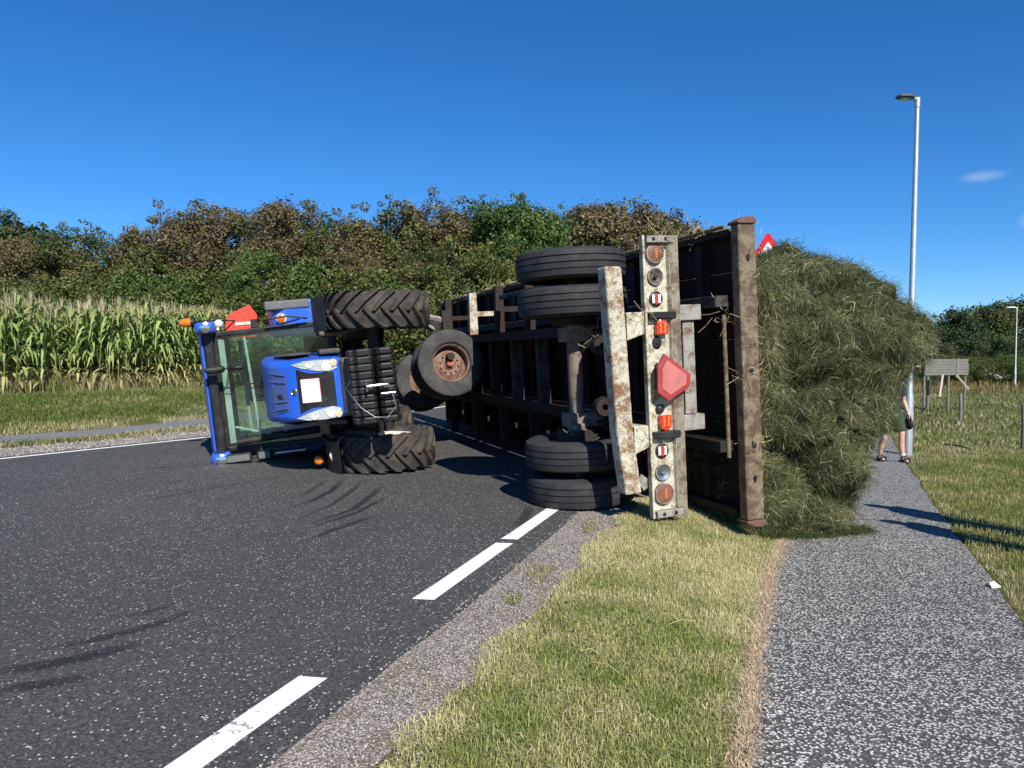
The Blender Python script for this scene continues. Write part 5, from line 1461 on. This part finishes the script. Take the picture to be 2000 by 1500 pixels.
mixk = np.clip(.5*vnoise(wc[k][:, 0]*2.2, wc[k][:, 2]*2.2+wc[k][:, 1]*1.5, 311)+.5*vnoise(wc[k][:, 0]*6, wc[k][:, 2]*6, 312)+RNG.normal(0, .17, NS), 0, 1)
g0 = np.array((.034, .050, .016)); g1 = np.array((.095, .115, .044)); g2 = np.array((.20, .19, .095)); g3 = np.array((.48, .45, .25))
t1 = sstep(.2, .5, mixk)[:, None]; t2 = sstep(.5, .8, mixk)[:, None]
c = g0*(1-t1)+g1*t1; c = c*(1-t2)+g2*t2
pale = (RNG.uniform(0, 1, NS) < .06)[:, None]; c = np.where(pale, g3, c)*RNG.uniform(.65, 1.35, NS)[:, None]
st = link('loose_strands', np_mesh('loose_strands', V, Fq, HAYM, np.repeat(c, 6, 0)), HEAP); st['kind'] = 'stuff'
# spilled skirt at the foot of the heap
NS = 9000; u = RNG.uniform(-1.35, 1.5, NS); v = 2.15+np.abs(RNG.normal(0, .13, NS))+.12*vnoise(u*3, u*0, 7)
rear = RNG.uniform(0, 1, NS) < .45; u = np.where(rear, -1.22-np.abs(RNG.normal(0, .06, NS)), u); v = np.where(rear, RNG.uniform(1.25, 2.5, NS), v)
XY = Wc[:2]+tH*u[:, None]+nH*v[:, None]
cl = (g0*.5+g1*.6)*RNG.uniform(.5, 1.7, NS)[:, None]
sk = blades('spilled_grass', np.stack([XY[:, 0], XY[:, 1], H(XY[:, 0], XY[:, 1])], -1)-np.array(HEAP.location), RNG.uniform(.02, .09, NS), RNG.uniform(.003, .006, NS), cl, 1.8, HEAP); sk['kind'] = 'stuff'
# ================================================================== LAMP POSTS, SIGN, FENCE, BOARD, PEOPLE
GALV = mat_simple('galvanised_steel', (.50, .53, .55), .45, .6, .12, 9)
DARKMETAL = mat_simple('dark_lamp_housing', (.10, .105, .10), .5, .3, .15, 6)
WOOD = mat_simple('weathered_wood', (.17, .16, .145), .9, 0, .35, 22, .2, .5)
def lamp_post(loc, h, r, arm, label, s=1.0):
    t = empty('lamp_post', loc)
    m = MB(); m.tube([(0, 0, -.1), (0, 0, 1.15), (0, 0, 1.25), (0, 0, h)], [r*1.35, r*1.35, r, r*.62], 20); po = m.build('pole', GALV, t, 40)
    m = MB(); m.box(-.045, .045, -r*1.38, -r*1.30, .55, .85); m.build('hatch', GALV, po, bev=.008)
    m = MB(); m.tube([(0, 0, h-.02), (0, 0, h+.16)], [r*.8, r*.75], 14); m.tube([(.03, 0, h+.13), (-.16, 0, h+.15)], .035, 10); m.build('bracket', GALV, t, 40)
    m = MB(); vs = []; ring = [(-.12, .04, .05), (-.2, .10, .07), (-.36, .125, .075), (-.55, .12, .06), (-.66, .10, .045), (-.69, .07, .03)]
    n = 14
    for (x, hy, hz) in ring:
        for k in range(n):
            a = 2*math.pi*k/n; z = math.sin(a)*hz; vs.append((x*arm, math.cos(a)*hy, h+.15+(z if z > 0 else z*.45)))
    fs = [(i*n+k, i*n+(k+1) % n, (i+1)*n+(k+1) % n, (i+1)*n+k) for i in range(len(ring)-1) for k in range(n)]+[tuple(range(n-1, -1, -1)), tuple((len(ring)-1)*n+k for k in range(n))]
    m.add(vs, fs); hd = m.build('luminaire', DARKMETAL, t, 50)
    m = MB(); m.box(-.6*arm, -.3*arm, -.07, .07, h+.112, h+.122); m.build('lamp_glass', CLEARL, hd, bev=.004)
    tag(t, label, 'lamp post'); return t
q = at(1774, 800, 14.6); z = float(H(q[0], q[1]))
LP = lamp_post((q[0], q[1], z), CAM_Z+(695-214)/FPX*14.6-z, .064, .62, 'tall grey lamp post rising behind the cut grass heap')
LP.rotation_euler = (0, R(.5), R(8))
# municipal box clamped on the pole
m = MB(); m.lathe([(0, .085), (.12, .085), (.13, .07), (.13, .001)], (0, 0, 0), (0, 0, 1), 16); m.box(.06, .2, -.03, .03, .03, .07); m.box(.02, .1, -.06, .02, .1, .16)
cl_ = m.build('clamp', WHITEP, LP, 40); cl_.location = (.01, 0, 1.72)
q = at(1984, 690, 46)
L2 = lamp_post((q[0], q[1], float(H(q[0], q[1]))), CAM_Z+(695-606)/FPX*46-float(H(q[0], q[1])), .04, 1.0, 'distant white lamp post in front of the far trees')
for c_ in L2.children: c_.data.materials[0] = mat_simple('pale_pole', (.6, .62, .62), .5)

# warning triangle
q = at(1497, 700, 12.2); zb = float(H(q[0], q[1])); apex = CAM_Z+(695-452)/FPX*12.2
SG = empty('warning_sign', (q[0], q[1], zb)); ap = apex-zb; s_ = .90; hh = s_*.866
def tri(sc, rad, n=6):
    """rounded triangle about its centroid; apex up"""
    P = []; cz = ap-hh*2/3
    for k in range(3):
        a = math.pi/2+k*2*math.pi/3; r0 = hh*2/3*sc-rad*2; c = np.array((math.cos(a)*r0, cz+math.sin(a)*r0))
        for j in range(n+1):
            b = a-math.pi/3+2*math.pi/3*j/n; P.append((c[0]+rad*math.cos(b), c[1]+rad*math.sin(b)))
    return P
m = MB(); m.prism(tri(1.0, .045), 'y', -.002, .012); pn = m.build('red_border', mat_simple('sign_red', (.62, .012, .018), .4, 0, .05), SG)
m = MB(); m.prism(tri(.66, .02), 'y', -.007, -.003); m.build('white_field', mat_simple('sign_white', (.80, .81, .82), .4, 0, .03), pn)
m = MB(); m.tube([(0, .05, -.1), (0, .05, ap-.25)], .03, 12); m.build('post', GALV, SG, 40)
for x_ in (-.145, .145): MB().ball((x_, -.004, ap-.36), .012, 5, (1, .4, 1)).build('bolt', GALV, SG)
SG.rotation_euler = (0, 0, R(-14)); tag(SG, 'red bordered white warning triangle peeking over the trailer and heap', 'road sign')

# plank board on posts
b0 = at(1806, 717, 25.5); b1 = at(1891, 717, 26.3); bz0 = float(H(*b0[:2]))
BD = empty('plank_board', (b0[0], b0[1], bz0)); dx = b1[:2]-b0[:2]; Wd = float(np.linalg.norm(dx)); BD.rotation_euler = (0, 0, math.atan2(dx[1], dx[0]))
ztop = at(1806, 701, 25.8)[2]-bz0; zbot = at(1806, 733, 25.8)[2]-bz0
for k in range(6):
    z0 = zbot+(ztop-zbot)*k/6; z1 = zbot+(ztop-zbot)*(k+1)/6
    m = MB(); m.box(random.uniform(-.02, .02), Wd*.74, -.012, .012, z0+.004, z1-.004); m.build('plank', WOOD, BD)
    m = MB(); m.box(Wd*.76, Wd+random.uniform(-.02, .02), -.010, .014, z0+.004, z1-.004); m.build('plank', WOOD, BD)
m = MB(); m.box(Wd*.71, Wd*.79, -.026, -.0125, zbot, ztop); m.build('batten', WOOD, BD)
for x_ in (.06, Wd*.58, Wd-.08):
    m = MB(); m.tube([(x_, .06, -.2), (x_, .06, ztop-.03)], .045, 8); m.build('post', WOOD, BD, 40)
for a_, b_ in (((Wd*.38, -.06, zbot), (.0, -.6, zbot-.72)), ((Wd*.38, .05, zbot), (Wd*.5, .5, zbot-.4)), ((Wd*.7, -.05, zbot), (Wd*.78, -.4, zbot-.5))):
    m = MB(); m.bar(a_, b_, .05, .05); m.build('brace', mat_simple('pale_wood', (.5, .45, .38), .85, 0, .2, 20), BD)
tag(BD, 'grey wooden plank board on posts in the meadow', 'board')
# fence posts and wires
fpx = [((1811, 800), 735, 'slim fence post in front of the plank board'), ((1875, 827), 770, 'weathered fence post below the right end of the plank board'), ((1998, 878), 790, 'fence post cut by the right edge of the picture')]
tops = []
for (px, py), ty, lab in fpx:
    g_ = ground(px, py); hgt = CAM_Z+(695-ty)/FPX*g_[1]-g_[2]
    m = MB(); m.tube([(0, 0, -.2), (.01, 0, hgt*.5), (0, .01, hgt)], [.055, .052, .046], 9); o = m.build('fence_post', WOOD, None, 50, bev=.006); o.location = g_; tag(o, lab, 'fence post', 'fence posts along the meadow'); tops.append(g_+np.array((0, 0, min(hgt, 1.05))))
g_ = tops[-1]+(tops[-1]-tops[-2])*.9; gz = float(H(g_[0], g_[1]))
m = MB(); m.tube([(0, 0, -.2), (0, 0, 1.05)], [.055, .046], 9); o = m.build('fence_post', WOOD, None, 50); o.location = (g_[0], g_[1], gz); tag(o, 'fence post just outside the right edge of the picture', 'fence post', 'fence posts along the meadow'); tops.append(np.array((g_[0], g_[1], gz+1.0)))
for dz, lab in ((-.08, 'top wire of the meadow fence'), (-.45, 'lower wire of the meadow fence')):
    m = MB(); P = []
    for a_, b_ in zip(tops[:-1], tops[1:]):
        for t in np.linspace(0, 1, 6)[:-1]: P.append(a_*(1-t)+b_*t+np.array((0, 0, dz-.05*math.sin(math.pi*t))))
    P.append(tops[-1]+np.array((0, 0, dz))); m.tube(P, .0025, 5); tag(m.build('fence_wire', GALV), lab, 'wire')
m = MB(); a_ = ground(1845, 868, .01); b_ = ground(1905, 882, .02); m.tube([a_, (a_+b_)/2+np.array((0, 0, .03)), b_], [.012, .016, .008], 6); tag(m.build('fallen_stick', BARK, None, 40), 'dark stick lying in the grass right of the footpath', 'stick')

# far parked cars glimpsed through the shrubs
def far_car(px, d, col, label, rz):
    q = at(px, 700, d); z0 = float(H(q[0], q[1])); t = empty('parked_car', (q[0], q[1], z0)); t.rotation_euler = (0, 0, rz)
    pm = mat_simple('car_paint_'+str(px), col, .3, 0, .05)
    m = MB(); m.prism([(-2.1, .35), (2.1, .35), (2.15, .7), (1.9, .85), (1.0, .95), (.45, 1.42), (-1.1, 1.45), (-1.9, 1.0), (-2.15, .9)], 'y', -.85, .85); m.build('body', pm, t, bev=.06)
    m = MB(); m.prism([(.9, .97), (.42, 1.36), (-1.05, 1.39), (-1.65, 1.0)], 'y', -.856, .856); m.build('side_window', GLASSD, t)
    for x_ in (-1.3, 1.35):
        for y_ in (-.8, .8):
            m = MB(); m.lathe([(-.1, .2), (-.1, .32), (.1, .32), (.1, .2)], (x_, y_, .32), (0, 1, 0), 20); m.build('wheel', RUBBER, t, 40)
    tag(t, label, 'car', 'cars parked behind the far bushes')
GLASSD = mat_simple('dark_car_glass', (.03, .035, .04), .1)
far_car(1948, 52.5, (.75, .75, .75), 'white car half hidden by bushes right of the plank board', .2)
far_car(2015, 52, (.30, .32, .35), 'grey car half hidden by bushes at the right edge', .1)

# ------------------------------------------------------------------ people
SKIN = mat_simple('skin', (.56, .33, .24), .55, 0, .08, 6)
def person(loc, rz, label, shirt, shorts, hair, walk=.0, h=1.78, carry=False, long_legs=False, wide=1.0):
    t = empty('person', loc); t.rotation_euler = (0, 0, rz)
    k = h/1.78
    st = walk   # stride; figure faces -y
    hipL, hipR = (.095, 0, .93), (-.095, 0, .93)
    ftL, ftR = (.17, -st*.5, .075), (-.14, st*.5, .075)
    knL = (.145, -st*.32-.03, .50); knR = (-.125, st*.12-.03, .49)
    sh = ((.19, .0, 1.45), (-.19, .0, 1.45))
    elL, elR = (.27, .05, 1.16), (-.27, .04, 1.16)
    haL, haR = ((.28, -.10, .93) if not carry else (.30, -.04, .95)), (-.28, -.1, .92)
    def sk(m, pts, rad, n=14): m.tube([np.array(p)*k for p in pts], [r*k for r in rad], n)
    def hand(m, w, d, s):
        w = np.array(w); d = norm(d); pal = w+d*.085
        sk(m, [w, w+d*.045, pal], [.026, .034, .030], 10)
        side = norm(np.cross(d, (1, 0, 0)))
        for i, (o_, L_) in enumerate(((-.028, .070), (-.010, .080), (.009, .075), (.026, .060))):
            b0 = pal-d*.012+side*o_; b1 = b0+d*L_*.5+np.array((-s*.012, 0, 0)); b2 = b1+d*L_*.42+np.array((-s*.028, 0, 0)); sk(m, [b0, b1, b2], [.0095, .009, .007], 8)
        b0 = w+d*.03-side*.028; sk(m, [b0, b0+d*.03-side*.028+np.array((-s*.01, 0, 0)), b0+d*.062-side*.034+np.array((-s*.02, 0, 0))], [.013, .011, .008], 8)
    m = MB()
    for hip, kn, ft in ((hipL, knL, ftL), (hipR, knR, ftR)):
        hip, kn, ft = map(np.array, (hip, kn, ft)); calf = kn*.62+ft*.38+np.array((0, .028, 0))
        sk(m, [hip, hip*.5+kn*.5, kn+np.array((0, 0, .05)), kn-np.array((0, 0, .04)), calf, kn*.2+ft*.8, ft-np.array((0, 0, .0))], [.095, .078, .057, .052, .057, .037, .034])
        sk(m, [ft+np.array((0, .05, -.035)), ft+np.array((0, -.03, -.03)), ft+np.array((.01, -.14, -.045))], [.035, .04, .03])
    sk(m, [(0, 0, .88), (0, .0, 1.05), (0, .01, 1.25), (0, .015, 1.40), (0, .01, 1.50), (0, -.005, 1.58)], [.135, .13*wide, .15*wide, .15, .075, .055], 18)
    for s, sp, e, w in ((1, sh[0], elL, haL), (-1, sh[1], elR, haR)):
        sp, e, w = map(np.array, (sp, e, w)); sk(m, [np.array((s*.07, .01, 1.45)), sp, (sp+e)/2, e, (e+w)/2, w], [.075, .062, .048, .042, .040, .027])
        hand(m, w, w-e, s)
    sk(m, [(0, .0, 1.56), (0, -.005, 1.62), (0, -.01, 1.70), (0, .0, 1.76)], [.055, .075, .085, .05], 16); m.ball(np.array((0, -.005, 1.665))*k, .098*k, 12, (.82, .98, 1.18))
    m.ball(np.array((0, -.103, 1.655))*k, .016*k, 6, (.8, 1, 1.5)); m.ball(np.array((0, -.085, 1.607))*k, .025*k, 6, (1.1, .5, .35)); m.ball(np.array((0, -.075, 1.575))*k, .03*k, 6)
    for s in (-1, 1): m.ball(np.array((s*.083, .01, 1.66))*k, .024*k, 6, (.35, .7, 1.3))
    body = m.build('body', SKIN, t, 180)
    rm = body.modifiers.new('remesh', 'REMESH'); rm.mode = 'VOXEL'; rm.voxel_size = .0075; rm.use_smooth_shade = True
    sm = body.modifiers.new('smooth', 'SMOOTH'); sm.factor = .5; sm.iterations = 3
    def cloth(name, mb, mat, vs=.012):
        o = mb.build(name, mat, t, 180); r_ = o.modifiers.new('remesh', 'REMESH'); r_.mode = 'VOXEL'; r_.voxel_size = vs; r_.use_smooth_shade = True
        s_ = o.modifiers.new('smooth', 'SMOOTH'); s_.factor = .5; s_.iterations = 4; return o
    m = MB(); sk(m, [(0, 0, .86), (0, .0, 1.05), (0, .01, 1.25), (0, .015, 1.42), (0, .012, 1.505)], [.168, .158*wide, .172*wide, .168, .09], 20)
    for s, sp, e in ((1, sh[0], elL), (-1, sh[1], elR)):
        sp, e = np.array(sp), np.array(e); sk(m, [(s*.07, .01, 1.45), sp, sp*.35+e*.65], [.09, .080, .074])
    cloth('shirt', m, mat_simple('shirt_'+name_of(label), shirt, .85, 0, .2, 14))
    m = MB(); sk(m, [(0, 0, .82), (0, 0, .98)], [.165, .165], 20)
    for hip, kn, ft in ((hipL, knL, ftL), (hipR, knR, ftR)):
        hip, kn, ft = map(np.array, (hip, kn, ft))
        if long_legs: sk(m, [hip, kn, ft+np.array((0, 0, .03))], [.125, .085, .07])
        else: sk(m, [hip, hip*.18+kn*.82+np.array((0, 0, .0))], [.125, .105])
    cloth('trousers' if long_legs else 'shorts', m, mat_simple('shorts_'+name_of(label), shorts, .85, 0, .3, 20))
    m = MB(); m.ball(np.array((0, .018, 1.70))*k, .105*k, 12, (.86, .98, 1.0)); hr = cloth('hair', m, mat_simple('hair_'+name_of(label), hair, .7, 0, .3, 40), .01)
    for s in (-1, 1):
        m = MB(); m.ball(np.array((s*.033, -.085, 1.672))*k, .012*k, 6); m.build('eye', mat_simple('eye', (.05, .04, .035), .2), t, 60)
    for ft in (ftL, ftR):
        f0 = np.array(ft)*k; m = MB()
        m.prism([(f0[0]+.045*a_, f0[1]+b_) for a_, b_ in ((-.8, .09), (.8, .09), (1.0, 0), (1.15, -.12), (.7, -.19), (-.5, -.19), (-1.0, -.1), (-.95, 0))], 'z', .0, .028); sd_ = m.build('sandal', mat_simple('sandal_sole', (.05, .05, .055), .8), t, bev=.006)
        for yy in (-.12, -.03):
            m = MB(); P = [(f0[0]+.052*math.cos(a_), f0[1]+yy, .02+.075*math.sin(a_)*(1 if yy < -.1 else 1.25)) for a_ in np.linspace(0, math.pi, 9)]; m.tube(P, .022, 6); m.build('strap', BLACKP, sd_, 40)
        m = MB(); m.tube([f0+np.array((0, .012, -.02)), f0+np.array((0, .006, .05)), f0+np.array((0, .0, .085))], [.045, .043, .044], 12); m.build('sock', mat_simple('sock', (.72, .74, .76), .9), t, 40)
    tag(t, label, 'person'); return t, haL
def name_of(s): return ''.join(ch for ch in s if ch.isalpha())[:24]
fR = ground(1760, 907); fL = ground(1719, 897)
pc = (fR+fL)/2; 
pz = float(H(pc[0], pc[1]))+.008
PEd, ha = person((pc[0], pc[1], pz), R(4), 'person in green shorts and sandals walking on the path behind the heap', (.03, .035, .03), (.035, .05, .028), (.12, .08, .05), walk=.26, h=1.72, carry=True)
hw_ = PEd.matrix_basis @ Vector((ha[0], ha[1], ha[2]))
BG = empty('shoulder_bag', (hw_.x+.01, hw_.y, hw_.z-.36))
m = MB(); m.ball((0, 0, .10), .12, 8, (.55, 1.1, .9)); bgo = m.build('pouch', mat_simple('black_nylon', (.012, .012, .013), .7), BG, 60); 
m = MB(); m.tube([(0, -.10, .15), (0, -.06, .24), (0, 0, .27), (0, .06, .24), (0, .10, .15)], .011, 8); m.build('strap', MATS['black_nylon'], BG, 40)
m = MB(); m.box(.06, .07, -.03, .03, .06, .10); m.build('logo_patch', WHITEP, BG)
tag(BG, 'black bag hanging from the hand of the person on the path', 'bag')
# two onlookers just outside the right of the frame: their shadows fall on the path
def onlooker(tip, hgt, label, **k):
    tp = ground(*tip); L_ = (hgt+float(tp[2]*0))/math.tan(SUN_EL); b = tp[:2]+np.array(SUN_AZ[:2])*L_
    person((b[0], b[1], float(H(b[0], b[1]))), R(70), label, h=hgt, **k)
onlooker((1718, 990), 1.82, 'taller onlooker in dark trousers beside the footpath, outside the picture', shirt=(.10, .14, .2), shorts=(.04, .045, .06), hair=(.06, .04, .03), long_legs=True, wide=1.1)
onlooker((1748, 1021), 1.66, 'shorter onlooker in pale shirt beside the footpath, outside the picture', shirt=(.5, .48, .44), shorts=(.06, .06, .07), hair=(.3, .22, .12), long_legs=True)
